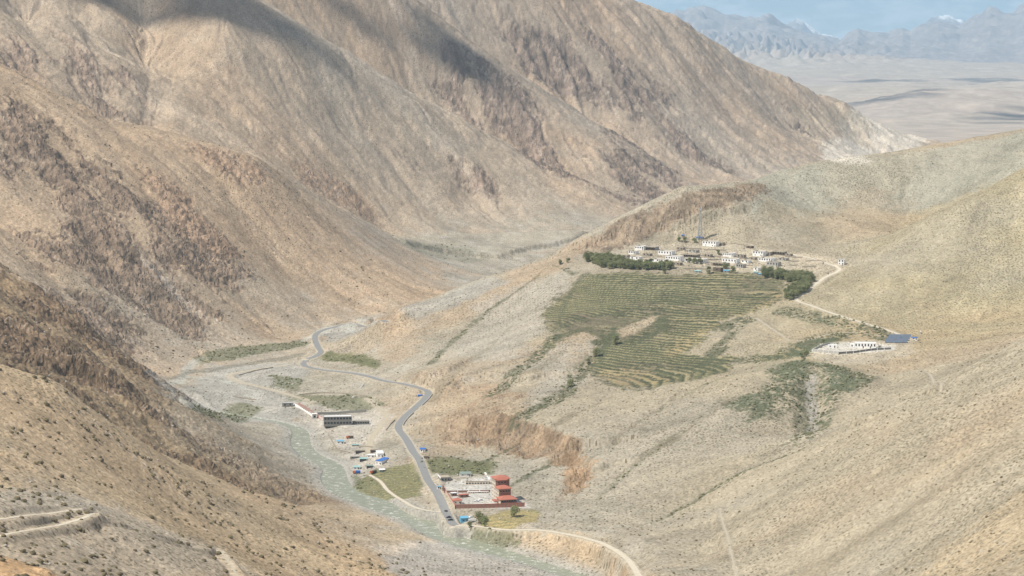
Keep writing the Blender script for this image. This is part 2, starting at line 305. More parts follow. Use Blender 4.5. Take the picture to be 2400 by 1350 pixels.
for p_, dp_, wd_ in GUL:
    wi, d_, _, _ = segdist(spline(pxy(p_), 12), False, wd_+20); k_ = np.clip(1-(d_+3.0*NF[wi])/wd_, 0, 1); dz[wi] -= dp_*k_**1.3
for p_, hh_, up_ in [([(1100,998),(1150,994),(1205,1000),(1260,1012),(1300,1026),(1345,1062)],9,60),([(1045,915),(1080,890),(1150,876),(1235,890)],5,50),([(850,768),(880,748),(945,745)],5,30),([(1335,1078),(1375,1082),(1405,1098)],6,30),([(1090,845),(1020,885),(960,885)],4,30),([(1370,575),(1440,545),(1500,535),(1580,520),(1650,500),(1730,490)],7,40),([(120,860),(200,880),(330,970)],7,30),([(60,770),(180,840),(290,900)],6,30)]:
    c_ = spline(pxy(p_), 8); wi, d_, _, yv = segdist(c_, False, up_*2.5, c_[:,1]); sg = (Y[wi]-yv)+0.0; d2 = np.abs(d_+2.5*NF[wi])
    dz[wi] += hh_*np.where(sg > 0, np.exp(-(d2/up_)**2), sstep(9, 0, d2))
# --- terraces (fields cut level on the slope)
P_T = [(1375,642),(1500,634),(1700,640),(1780,650),(1850,668),(1826,705),(1735,742),(1645,785),(1572,832),(1660,845),(1730,838),(1700,858),(1620,888),(1520,908),(1420,882),(1380,850),(1420,800),(1360,775),(1290,825),(1235,855),(1300,780),(1305,700),(1345,690)]
terr = polymask(P_T, 6, 8)
for g_ in ([(1455,775),(1530,738),(1542,744),(1485,783),(1460,788)], [(1330,822),(1395,790),(1412,808),(1372,845),(1290,865)]): terr *= 1-polymask(g_, 4, 3)
terr2 = np.maximum(polymask([(1760,838),(1830,828),(1900,795),(1990,785),(1960,805),(1880,832),(1800,845)], 4, 3), polymask([(1560,850),(1720,835),(1700,870),(1600,890)], 4, 3))
terr = np.maximum(terr, terr2)
P_FIELD = [[(835,1130),(880,1100),(960,1090),(992,1125),(990,1165),(940,1172),(870,1168),(840,1150)], [(1125,1215),(1190,1198),(1255,1195),(1255,1222),(1180,1236),(1115,1236)], [(1000,1082),(1080,1078),(1150,1085),(1140,1105),(1060,1112),(1005,1104)],
           [(755,828),(830,825),(890,852),(880,862),(820,852),(748,846)]]
fields = np.zeros(X.shape, np.float32)
for p_ in P_FIELD: fields = np.maximum(fields, polymask(p_, 3, 2))
Hs = blur(H0, 10)
STEP = 1.5
ph = (Hs+0.55*samp(T_f, X, Y, 1.6, 0.8)+0.12*NF+0.30*samp(T_m, X, Y, 3.2, 0.8))/STEP; fr = ph-np.floor(ph)
tz = (np.floor(ph)+sstep(0.72, 1.0, fr))*STEP-ph*STEP+0.4*STEP
jit = samp(T_f, X, Y, 0.7, 2.2)*0.25
dz = dz*(1-terr*0.93)+terr*(tz+jit*0.3)
P_RT = [(932,558),(1050,551),(1380,546),(1345,566),(1240,588),(1175,612),(1110,604),(1040,592),(985,580),(950,570)]
rt_ = polymask(P_RT, 9, 3); dz += rt_*7.5
ZF = H0+dz
# --- the river bed
def onfloor(u, v, dh=0.0):
    s, t = ray(u, v); y = (444.0-dh)/(-t+0.0167); return (s*y, y)
LB = [(430,957),(520,971),(600,983),(655,994),(678,1004),(686,1014),(683,1030),(684,1046),(708,1072),(744,1090),(757,1104),(753,1121),(762,1140),(790,1162),(872,1195),(950,1224),(990,1252),(1080,1284),(1180,1309),(1300,1347),(1380,1374)]
RB = [(432,954),(522,967),(602,979),(658,989),(692,998),(710,1004),(724,1016),(731,1045),(752,1066),(796,1087),(809,1104),(816,1124),(830,1144),(855,1158),(902,1171),(965,1198),(1035,1228),(1112,1264),(1200,1292),(1290,1322),(1390,1354)]
lb = spline([onfloor(*p) for p in LB], 5); rb_ = [onfloor(*p) for p in RB]
def resamp(c, m):
    d = np.concatenate([[0], np.cumsum(np.hypot(*np.diff(c, axis=0).T))]); q = np.linspace(0, d[-1], m)
    return np.stack([np.interp(q, d, c[:,i]) for i in range(c.shape[1])], 1)
def spl_n(pts, m):                               # m samples per knot interval, both banks stay in step
    p = np.asarray(pts, float); p = np.vstack([2*p[0]-p[1], p, 2*p[-1]-p[-2]]); o = []
    for i in range(1, len(p)-2):
        for k in range(m):
            t = k/m; a, b, c, d = p[i-1], p[i], p[i+1], p[i+2]; o.append(0.5*((2*b)+(c-a)*t+(2*a-5*b+4*c-d)*t*t+(-a+3*b-3*c+d)*t**3))
    o.append(p[-2]); return np.array(o)
LBs = spl_n([onfloor(*p) for p in LB], 8); RBs = spl_n(rb_, 8)
wob = np.array([math.sin(i*1.7)+math.sin(i*0.61+1) for i in range(len(LBs))])
bank = np.vstack([LBs, RBs[::-1]])
wi, bd, bi_, _ = segdist(bank, True, 60)
wz = -drop(Y[wi])-0.15
inn = np.where(bi_, 1.0, 0.0); outd = np.where(bi_, 0, bd)
zz = ZF[wi]; low = np.where(bi_, wz-0.6-1.0*np.minimum(bd/8, 1), np.maximum(wz+0.5+0.10*outd+0.07*samp(T_w, X[wi], Y[wi], 1.0), np.minimum(zz, wz+0.6+0.35*outd)))
ZF[wi] = low*(1-sstep(35, 60, outd))+zz*sstep(35, 60, outd)
RIV = np.zeros(X.shape, np.float32); RIV[wi] = sstep(18, 0, outd)
# --- roads and tracks: (points, width)
ROADS = {
 'road': ([(905,757),(840,762),(780,768),(748,778),(738,792),(745,812),(752,822),(738,838),(714,848),(716,858),(760,868),(862,882),(935,895),(985,906),(1003,918),(998,932),(975,955),(942,982),(934,1005),(950,1030),(968,1052),(985,1085),(1003,1120),(1025,1160),(1044,1195),(1060,1225),(1068,1232)], 8.0),
 'river_track': ([(1068,1232),(1110,1235),(1180,1240),(1260,1244),(1330,1250),(1380,1262),(1435,1288),(1475,1320),(1505,1356)], 5.5),
 'village_track': ([(1780,585),(1835,592),(1890,602),(1930,615),(1968,628),(1930,655),(1890,682),(1866,702),(1900,715),(1960,738),(2040,762),(2090,778),(2132,794)], 5.0),
 'gravel_track': ([(712,848),(660,857),(600,866),(545,878),(545,888),(580,900),(640,914),(690,930),(740,942)], 4.5),
 'yard_track': ([(860,932),(880,950),(905,975),(890,1000),(873,1025),(868,1045),(862,1062)], 6.0),
 'field_path': ([(866,1112),(890,1128),(908,1148),(925,1162),(945,1176),(968,1190),(1000,1197),(1040,1196)], 3.6),
 'hairpin_track': ([(-40,1212),(40,1211),(110,1203),(170,1199),(212,1206),(222,1214),(200,1222),(140,1232),(60,1245),(-40,1257)], 3.2),
 'slope_track': ([(225,1212),(300,1240),(370,1262),(450,1285),(510,1308),(545,1335),(560,1360)], 2.2),
 'hillside_track': ([(1640,783),(1700,795),(1760,802),(1840,803),(1900,795),(1950,780),(2010,778),(2070,790)], 3.5),
 'cross_track': ([(1772,742),(1800,765),(1830,785),(1850,802)], 3.5),
 'gully_track': ([(2150,870),(2185,885),(2205,905),(2150,925),(2080,962),(2010,995)], 3.0),
 'dry_path': ([(1688,1190),(1692,1215),(1705,1260),(1715,1300),(1728,1356)], 2.6),
}
RM = np.zeros(X.shape, np.float32); ROADPATH = {}
for nm, (pp, wd) in ROADS.items():
    xy = spline(pxy([p for p in pp]), 5.0)
    z = np.array([ground(px, py, H0) for px, py in xy]); k_ = 9
    zp = np.pad(z, k_, mode='edge'); z = np.convolve(zp, np.ones(2*k_+1)/(2*k_+1), 'valid')
    if nm in ('road', 'river_track'): z = np.maximum(z, np.array([-drop(q[1])+3.2 for q in xy]))
    wi, d, _, val = segdist(xy, False, wd/2+14, z)
    m = sstep(wd/2+6.5, wd/2+1.4, d); ZF[wi] = ZF[wi]*(1-m)+val*m
    RM[wi] = np.maximum(RM[wi], sstep(wd/2+(4 if wd > 4 else 1.5), wd/2-(0 if wd > 4 else .6), d)*(1 if wd > 4 else .75)); ROADPATH[nm] = (xy, z, wd)
# --- level pads under compounds
def pad(pts, soft=5.0, xy=None, z=None):
    xy = pxy(pts) if xy is None else np.array(xy); wi, d, ins, _ = segdist(xy, True, soft*3)
    m = np.where(ins, 1.0, sstep(soft*2, 0, d))
    if z is None: z = float(np.mean(ZF[wi][ins])) if ins.any() else ground(*xy[0])
    ZF[wi] = ZF[wi]*(1-m)+z*m; mm = np.zeros(X.shape, np.float32); mm[wi] = m; return z, mm
# ------------------------------------------------------------------ building sites: where each house stands, its width, and a level footing
def site(u, v, wpx, dep, rz_deg, padm=2.0, z=None, soft=3.0):
    x, y = hit(u, v, ZF); m = wpx*y/FPX; rz = R(rz_deg); m = m/max(0.5, math.cos(rz)); c, s = math.cos(rz), math.sin(rz)
    q = [(-m/2-padm, -padm), (m/2+padm, -padm), (m/2+padm, dep+padm), (-m/2-padm, dep+padm)]
    z, _ = pad(None, soft, [(x+c*a-s*b, y+s*a+c*b) for a, b in q], ground(x, y) if z is None else z)
    return dict(x=x, y=y, z=z, w=m, d=dep, rz=rz)
# u centre, v foot, width px, height px, windows, style, label
VH = [
 (1498,586,20,10.5,4,'white','white house with four windows, highest of the western village houses below the cliff'),
 (1523,586,26,8.5,3,'open','grey open-fronted house with dark doorways joined to the four-window house below the cliff'),
 (1481,596,15,8,3,'white','small white house with three narrow windows, leftmost of the village'),
 (1487,609.5,21,8,2,'white','low white house with two windows just above the left end of the willow grove'),
 (1558,597.5,31,10,5,'white','white house with five evenly spaced windows on the middle row of the western village'),
 (1577,610.5,33,11,6,'white','long white house with six windows above the right end of the willow grove'),
 (1541,614.5,30,7,3,'white','low white house half hidden behind the willow grove'),
 (1618,604.5,32,9,6,'stone','unpainted grey stone house with a pillared front behind the white veranda house'),
 (1628,615.5,44,10,5,'veranda','wide white veranda house with green bushes before its door'),
 (1662,577.5,30,12.5,5,'tall','two-storey white house beside the radio mast'),
 (1686,576,14,8,2,'stone','grey stone outhouse on the right of the two-storey house by the mast'),
 (1706,601.5,23,9,5,'white','cream house with five narrow windows, upper of the pair in mid village'),
 (1709,616.5,32,11,5,'white','broad white house with five windows, lower of the pair in mid village'),
 (1776,600.5,23,12,4,'tall','tall white house with four high windows at the upper right of the village'),
 (1796,599,17,9,2,'stone','grey stone wing on the right side of the tall upper-right house'),
 (1824,597,28,8,5,'stone','roofless pale stone building at the upper right end of the village'),
 (1795,613.5,32,9,6,'white','white house with six windows above the grey four-window house'),
 (1810,624,25,10.5,4,'greyw','grey house with four windows standing left of the long willow belt'),
 (1733,628,15,9,3,'greyw','small grey house with three windows above the mid village trees'),
 (1771,635,10,8,1,'white','tiny white hut with one window at the left end of the long willow belt'),
 (1971,620.5,13,12.5,2,'tall','lone white house with two windows beside the track east of the village'),
 (1687,623.5,32,8,5,'stone','brown stone house above the dark barn'),
 (1680,636,17,9,1,'dark','dark mud barn beside a tree at the top edge of the terraces'),
 (1464,604,12,6,1,'stone','small stone hut at the left tip of the village above the willows'),
 (1514,600,16,6,2,'stone','stone house between the small white house and the five-window house'),
 (1593,586,14,6,2,'stone','pale stone shed near the foot of the cliff in the upper village'),
 (1622,592,18,6,2,'greyw','low grey house just above the pillared stone house'),
 (1657,603,14,7,2,'stone','mud-brown house squeezed between pillared house and cream house'),
 (1735,604,15,7,2,'stone','stone annex on the right side of the cream five-window house'),
 (1745,617,16,7,2,'white','small white house between the broad house and the six-window house'),
 (1762,609,13,6,1,'stone','little stone house left of the six-window house'),
 (1833,611,16,6,2,'greyw','grey house at the far right edge of the village terraces'),
 (1846,600,12,5,1,'stone','stone pen beside the roofless building at the village edge'),
 (1584,622,18,7,2,'stone','stone house just right of the willow grove'),
 (1755,582,11,5,1,'dark','brown mud shed on the slope above the village'),
]
VS = []
for h in VH:
    VS.append(site(h[0], h[1], h[2], 9.0 if h[5] not in ('dark','stone') else 7.0, -33 if h[0] < 1960 else -20, 1.2))
SHED = [(1635,640,14,'turquoise metal-roofed shed at the field edge under the grey yard wall'),(1702,639,13,'pale metal-roofed shed between two trees at the field edge'),(1771,643,10,'turquoise metal-roofed shed below the tiny white hut'),(1783,647,11,'pale green metal-roofed shed against the foot of the long willow belt'),(1640,561,16,'blue cabin at the foot of the radio mast'),(1600,556,6,'small blue-roofed cabin among trees left of the radio mast')]
SS_ = [site(a, b, c_, 5.0, -15, 1.0) for a, b, c_, _ in SHED]
# school terrace, compound yard and works yard are level pads
zs, pm_school = pad([(1903,826),(1966,832),(2090,820),(2092,808),(1990,800),(1930,806)], 3)
zc, pm_comp = pad([(1042,1150),(1068,1194),(1232,1191),(1205,1160),(1165,1128),(1050,1130)], 4)
zw, pm_work = pad([(757,1000),(868,997),(868,976),(757,976)], 3)
# ------------------------------------------------------------------ ground colours (real surface colours of soil, rock, scree and crops, plus painted crevice shade)
def col(*c): return np.array(c, np.float32)
REG = np.array([(.37,.34,.28),(.48,.375,.245),(.31,.235,.15),(.42,.322,.225),(.415,.338,.255),(.40,.325,.25),(.365,.318,.235),(.375,.325,.21),(.37,.325,.24)], np.float32)
CO = np.zeros(X.shape+(3,), np.float32)
for i in range(9): CO += (W_[i][...,None]*REG[i])
def mixc(m, c, k=1.0):
    global CO
    m_ = (np.clip(m, 0, 1)*k)[...,None]; CO = CO*(1-m_)+np.asarray(c, np.float32)*m_
def patch(polys, c, k=1.0, soft=12, rough=12):
    m = np.zeros(X.shape, np.float32)
    for p_ in polys: m = np.maximum(m, polymask(p_, soft, rough))
    mixc(m, c, k); return m
TAN, ORG, GRY, PNK, WHT = (.43,.335,.235), (.47,.30,.17), (.35,.335,.295), (.41,.30,.235), (.62,.57,.50)
big = samp(T_f, X, Y, 2.3, 1.4)
mixc(sstep(0.2, 2.0, big), ORG, 0.22); mixc(sstep(0.2, 2.0, -big), GRY, 0.30)
# broad grounds
patch([[(1620,437),(1850,402),(2200,343),(2420,305),(2420,395),(2300,430),(2200,480),(2110,500),(2040,470),(1950,480),(1850,500),(1800,470),(1790,520),(1740,510),(1760,440)]], (.34,.335,.275), 0.75, 14, 12)
patch([[(2030,350),(2200,346),(2100,420),(1990,470),(1960,440)]], (.40,.36,.27), 0.6, 14, 12)
patch([[(1940,520),(2000,480),(2060,465),(2130,480),(2140,520),(2000,545),(1900,520)]], (.40,.315,.22), 0.4)
patch([[(0,165),(260,278),(440,330),(600,370),(700,440),(900,550),(1000,600),(1100,640),(1000,650),(960,700),(860,730),(760,700),(600,480),(300,310),(0,230)]], (.45,.335,.23), 0.5, 25, 15)
patch([[(860,735),(960,715),(1010,665),(1050,630),(1100,640),(960,600),(800,620),(780,690)]], (.50,.385,.27), 0.5, 20, 12)
patch([[(1240,880),(1060,870),(1000,920),(960,1000),(1000,1090),(1100,1040),(1220,1010)]], (.42,.31,.20), 0.5)
patch([[(850,765),(900,738),(1000,735),(1130,690),(1250,620),(1350,575),(1440,560),(1200,690),(1000,790),(930,860),(880,820)]], (.44,.32,.21), 0.5)
patch([[(1140,700),(1330,640),(1310,700),(1240,850),(1100,870),(1050,820),(1120,740)],[(1160,880),(1300,800),(1400,800),(1330,900),(1250,960),(1230,900)]], (.385,.355,.30), 0.7)
patch([[(900,745),(1000,705),(1130,655),(1180,660),(1060,720),(960,750)]], GRY, 0.8, 6, 6)
patch([[(1300,1255),(1470,1290),(1530,1360),(1390,1352),(1300,1318),(1150,1262)]], (.45,.335,.215), 0.65, 8, 8)
patch([[(2200,1360),(2420,1130),(2420,1360)]], (.45,.345,.215), 0.5, 20, 20)
patch([[(-40,1170),(260,1180),(400,1240),(540,1290),(570,1360),(150,1360),(-40,1280)]], (.42,.36,.28), 0.7, 8, 8)
patch([[(-40,1295),(60,1315),(150,1365),(-40,1365)]], (.47,.31,.17), 0.9, 4, 3)
patch([[(-40,1160),(300,1180),(330,1210),(230,1200),(0,1190)]], GRY, 0.3, 8, 6)
patch([[(0,880),(150,930),(260,1010),(330,1080),(560,1150),(700,1200),(500,1150),(200,1120),(0,1100)]], (.53,.40,.26), 0.65, 10, 8)
patch([[(350,872),(480,850),(640,848),(700,848),(745,868),(700,885),(640,925),(700,950),(660,985),(560,990),(470,965),(380,925)]], (.37,.36,.325), 0.85, 8, 8)
patch([[(930,553),(1050,550),(1380,548),(1330,575),(1200,600),(1130,625),(1050,610),(960,580)]], (.37,.345,.28), 0.6, 10, 10)
patch([[(745,770),(860,752),(900,745),(850,780),(790,800),(750,785)]], (.36,.35,.32), 0.8, 5, 4)
patch([[(960,1262),(1060,1268),(1200,1315),(1310,1352),(1310,1366),(930,1366),(900,1290)]], (.40,.375,.335), 0.9, 6, 5)
patch([[(850,1275),(960,1265),(985,1275),(930,1305),(880,1295)]], (.60,.52,.42), 0.7, 3, 3)
patch([[(740,950),(860,935),(930,975),(905,1000),(880,1040),(900,1100),(850,1120),(780,1060),(740,1020),(720,985)]], (.45,.42,.37), 0.8, 5, 5)
patch([[(1040,1130),(1150,1118),(1160,1145),(1215,1165),(1235,1190),(1066,1196)]], (.52,.51,.48), 0.95, 3, 2)
patch([[(1620,565),(1750,575),(1850,590),(1960,610),(1930,650),(1850,640),(1700,628),(1470,615),(1440,590),(1500,575)]], (.47,.415,.32), 0.75, 6, 5)
patch([[(1880,590),(1860,700),(1960,640),(1975,615)]], (.49,.415,.31), 0.5, 5, 4)
patch([[(1905,812),(1950,800),(2150,795),(2140,830),(2060,850),(1950,850),(1895,835)]], (.46,.41,.325), 0.7, 5, 4)
patch([[(1955,325),(1990,300),(2045,278),(2120,305),(2195,337),(2150,348),(2060,358),(1990,372),(1940,375),(1915,345)]], (.62,.57,.49), 0.8, 14, 14)
patch([[(1850,270),(1960,240),(2040,290),(1990,330),(1900,320)]], (.50,.42,.31), 0.5, 20, 16)
# brighter and darker rock
bands = samp(T_r, X*0.5+Y*0.25, Y*0.8-X*0.45, 0.9, 0.3, 12.0)
rockc = np.clip(0.52+0.20*bands+0.16*WM, 0.15, 1.0)[...,None]
RC = (W_[B_][...,None]*col(.145,.10,.068)+W_[C_][...,None]*col(.235,.175,.13)+W_[D_][...,None]*col(.26,.195,.155)+W_[E_][...,None]*col(.25,.195,.16)+(W_[F_]+W_[G_]+W_[V]+W_[A_]+W_[H_])[...,None]*col(.31,.235,.165))
RC = RC*(0.42+0.80*rockc)
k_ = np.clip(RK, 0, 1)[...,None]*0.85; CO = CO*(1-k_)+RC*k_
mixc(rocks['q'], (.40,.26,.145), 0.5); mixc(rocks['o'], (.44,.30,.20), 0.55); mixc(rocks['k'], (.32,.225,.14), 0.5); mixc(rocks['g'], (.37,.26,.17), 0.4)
mixc(RK*sstep(.5, 1.5, -RR), (.13,.10,.075), 0.3); mixc(rocks['k']*sstep(0.3, 1.2, samp(T_r, X*1.2, Y*0.35, 1.0, 0.25)), (.15,.105,.07), .5)  # crevice shade painted dark into hollows of the rock relief; darker cliff columns
# scree streaks down the fall line
CO *= (1+0.055*ST+0.05*SB+0.05*WM)[...,None]
mixc(sstep(1.5, 2.6, ST)*sstep(0.2, 0.5, slope), WHT, 0.30); mixc(sstep(1.2, 2.6, -ST)*sstep(0.2, 0.45, slope), (.27,.22,.16), 0.22)
mixc(sstep(1.0, 2.4, samp(T_w, X, Y, 2.6, 0.5, 31.0)), WHT, 0.12)
# stream beds and banks
mixc(W_[V]*sstep(0.7, 1.7, samp(T_w, X*0.7, Y, 1.7, .4, 66.0)), (.25,.235,.195), .45); mixc(W_[V]*sstep(0.8, 1.8, samp(T_m, X, Y, 1.3, .9, 16.0)), (.50,.475,.42), .5)
mixc((W_[H_]+W_[G_])*sstep(1.0, 2.2, samp(T_w, X, Y, 3.3, 1.2, 5.0)), (.22,.195,.13), .4); mixc((W_[F_]+W_[H_])*sstep(1.2, 2.4, ST+.5*SB), (.20,.175,.13), .3)
for p_, w_2 in [([(700,1000),(650,988),(580,978),(500,968),(430,955)],9),([(760,985),(700,992),(640,990)],6),([(350,872),(440,862),(560,838),(660,815),(735,790),(800,768),(880,755)],8),([(480,940),(560,930),(640,935)],5),([(430,880),(520,892),(600,925)],5)]: mixc(linemask(p_, w_2, 3, 3), (.44,.445,.40), .7)
for p_, w_2 in [([(440,868),(520,862),(600,850),(690,835)],9),([(405,885),(440,872),(500,870)],7),([(530,935),(600,950)],6)]: mixc(linemask(p_, w_2, 3, 4), (.19,.18,.145), .6)
mixc(RIV, (.37,.365,.335), 0.8)
# vegetation
GRN, GR2, YEL = (.095,.105,.06), (.15,.165,.085), (.40,.34,.165)
vn = samp(T_w, X, Y, 1.5, 0.9, 3.0)
def green(m, c=GRN, k=0.85, dens_=0.4):
    mixc(m*sstep(-1.5-dens_, 0.1-dens_, vn+0.4*NF), c, k)
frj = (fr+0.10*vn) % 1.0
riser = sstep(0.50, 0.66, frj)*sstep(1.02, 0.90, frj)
tread = samp(T_f, X, Y, 0.8, 1.7, 50.0)
base_t = np.stack([np.full(X.shape, c_, np.float32) for c_ in (.135,.128,.078)], -1)
side = sstep(1500, 1800, 1200+X/Y*FPX)[...,None]
base_t = base_t*(1-side*0.55)+col(.42,.36,.20)*side*0.55
base_t = base_t*(0.88+0.16*np.clip(tread, -1.5, 1.5))[...,None]
m_ = terr[...,None]; CO = CO*(1-m_)+base_t*m_
ti = np.floor(ph); seg = np.floor((X+37*np.sin(ti*1.7)+9*NF)/(26+14*np.sin(ti*2.9)))
hsh = np.abs(np.sin(ti*12.9898+seg*78.233)*43758.5453) % 1.0
mixc(terr*(hsh > .72), (.42,.36,.21), .55); mixc(terr*(hsh < .34), (.15,.155,.08), .75); mixc(terr*((hsh > .34) & (hsh < .5)), (.27,.225,.15), .6)
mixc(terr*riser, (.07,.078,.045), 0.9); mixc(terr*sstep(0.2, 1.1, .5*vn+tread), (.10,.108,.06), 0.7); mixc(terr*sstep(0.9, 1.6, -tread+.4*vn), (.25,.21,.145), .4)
mixc(terr*sstep(-0.02, 0.06, fr)*sstep(0.34, 0.18, fr)*sstep(-1.2, 0.3, tread+.4*vn), (.43,.37,.215), 0.62)
tanf = np.maximum(polymask([(1600,800),(1640,775),(1735,735),(1800,705),(1835,675),(1850,668),(1826,708),(1735,745),(1645,788),(1575,830)], 4, 4), polymask([(1420,872),(1480,872),(1560,888),(1530,903),(1450,898)], 3, 4)*.7)
mixc(terr*tanf*(1-riser), (.44,.35,.19), 0.75)
mixc(fields, (.17,.165,.085), 0.9)
fx = pxy(P_FIELD[1]).mean(0); mixc(fields*sstep(40, 30, np.hypot(X-fx[0], Y-fx[1])*1.0), (.40,.32,.16), 0.85)
stripe = np.sin((Y*0.9+X*0.35+1.5*NF)*1.05); mixc(fields*sstep(0.35, 0.9, stripe), GR2, 0.75); mixc(fields*sstep(0.5, 0.95, -stripe), (.36,.31,.16), 0.55)
GL = [([(1846,728),(1900,740),(1960,752),(2020,769),(2082,790)],30,1.0),([(1872,852),(1850,900),(1815,945),(1745,948)],42,1.0),([(1850,900),(1790,975)],26,.9),([(1940,858),(1990,875),(2012,895),(1965,915)],30,1.0),([(1935,918),(1928,960),(1915,1000),(1888,1026)],20,1.0),([(1690,768),(1745,746)],16,.8),([(1755,842),(1830,836),(1890,808),(1965,785)],28,1.0),([(1870,870),(1885,930),(1880,1000)],16,.5),([(1400,805),(1430,790),(1440,770)],14,.9),([(1310,790),(1380,770)],12,.7),([(1550,745),(1545,775),(1500,800)],16,.8),([(1640,860),(1690,820)],14,.8),([(1420,800),(1400,835),(1360,875),(1330,915),(1285,950),(1240,980),(1215,1002)], 20, 1.0), ([(1300,790),(1262,835),(1225,870),(1190,900),(1150,930)], 8, .8), ([(1345,640),(1290,620),(1250,655),(1200,690),(1130,740),(1060,800),(1010,850)], 7, .65),
      ([(1130,1085),(1160,1068),(1190,1050),(1215,1040)], 7, .9), ([(1195,1140),(1240,1112),(1290,1085)], 7, .8), ([(1640,852),(1670,820),(1700,795),(1740,750),(1760,742)], 8, .7), ([(1530,740),(1600,700)], 6, .5),
      ([(1560,835),(1650,870),(1700,838)], 6, .6), ([(1500,1225),(1620,1170),(1720,1110),(1800,1075),(1880,1045)], 6, .7), ([(1400,890),(1500,915)], 5, .7), ([(1540,960),(1700,880)], 4, .4), ([(1400,1170),(1480,1100),(1600,1010),(1700,930)], 4, .3), ([(1370,640),(1330,700),(1300,780)], 8, .6)]
for p_, w_2, k2 in GL: green(linemask(p_, w_2, 4, 4 if w_2 > 18 else 2.5), GRN, k2*(.8 if w_2 > 18 else 1), -0.45 if w_2 > 18 else 0.3)
GP = [[(1830,852),(1878,842),(1892,868),(1850,925),(1805,975),(1762,988),(1790,950),(1720,952),(1738,930),(1800,912)], [(1925,850),(1990,868),(2022,888),(2002,912),(1962,915),(1942,975),(1915,1025),(1882,1032),(1912,990),(1922,920),(1902,878)],
      [(1850,733),(1930,742),(2010,762),(2095,785),(2080,800),(2040,785),(1960,762),(1900,752)], [(1750,838),(1830,828),(1900,790),(2000,775),(1975,800),(1890,835),(1800,842)], [(1470,836),(1560,815),(1700,800)]]
GPV = [[(455,838),(560,814),(700,798),(718,806),(600,830),(470,852)], [(750,828),(830,823),(892,850),(884,864),(820,852),(745,846)], [(425,952),(560,958),(585,970),(480,984),(440,972)], [(1000,1078),(1060,1074),(1150,1080),(1145,1108),(1060,1112),(1000,1100)],
       [(1120,1240),(1200,1260),(1175,1265),(1110,1250)], [(640,1070),(680,1020),(690,1060),(665,1085)], [(925,560),(1060,575),(1160,605),(1150,620),(1040,605),(960,585)], [(830,1110),(860,1130),(850,1165),(830,1140)], [(640,880),(700,890),(690,915),(650,905)], [(690,930),(830,925),(900,950),(870,960),(760,945)]]
for p_ in GP[:4]: green(polymask(p_, 6, 8), (.12,.14,.085), 0.9, 0.35)
for p_ in GPV: green(polymask(p_, 4, 5), (.15,.155,.085), 0.3 if p_[0] == (925,560) else 0.75, 0.45)
for p_, w_2, k2 in [([(1300,1015),(1440,925),(1480,902)],4,.5),([(1380,1090),(1500,990),(1600,915)],3,.5),([(1440,1120),(1560,1040),(1700,940)],3,.4),([(1010,940),(1100,850),(1200,760)],3,.35),([(1560,1050),(1640,990),(1720,935)],3,.5),([(1250,880),(1310,830)],3,.4),([(1990,1020),(2200,905),(2380,820)],3,.35),([(1640,1330),(1800,1210),(2000,1090),(2200,990)],4,.25),([(1900,1340),(2100,1210),(2400,1020)],5,.2),([(2080,1350),(2400,1100)],6,.3)]: mixc(linemask(p_, w_2, 3, 3), (.17,.145,.095), k2)
mixc(pm_school, (.60,.58,.53), .8); mixc(pm_work, (.50,.48,.44), .7)
# ravine with grey stones
mixc(linemask([(1902,868),(1898,910),(1903,950),(1905,985),(1893,1020)], 3, 3, 3), (.36,.34,.31), 0.7)
CO = CO*(1-0.0*RM[...,None]); mixc(RM, (.50,.445,.35), 0.75)
CO = np.clip(CO, 0.02, 0.75)
edge_t = rt_*(1-polymask(P_RT, 3, 4)*0)
mixc(sstep(0.02, 0.5, rt_)*sstep(0.98, 0.6, rt_), (.23,.205,.155), 0.5)
# where dry scrub grows (drives small plant specks in the soil material)
SCR = np.clip(amp(.35,.75,.25,.30,.18,.12,.62,.85,.75)*(0.55+0.35*FB+0.35*vn), 0, 1)*(1-RK)*(1-terr)*(1-RM)*(1-fields)
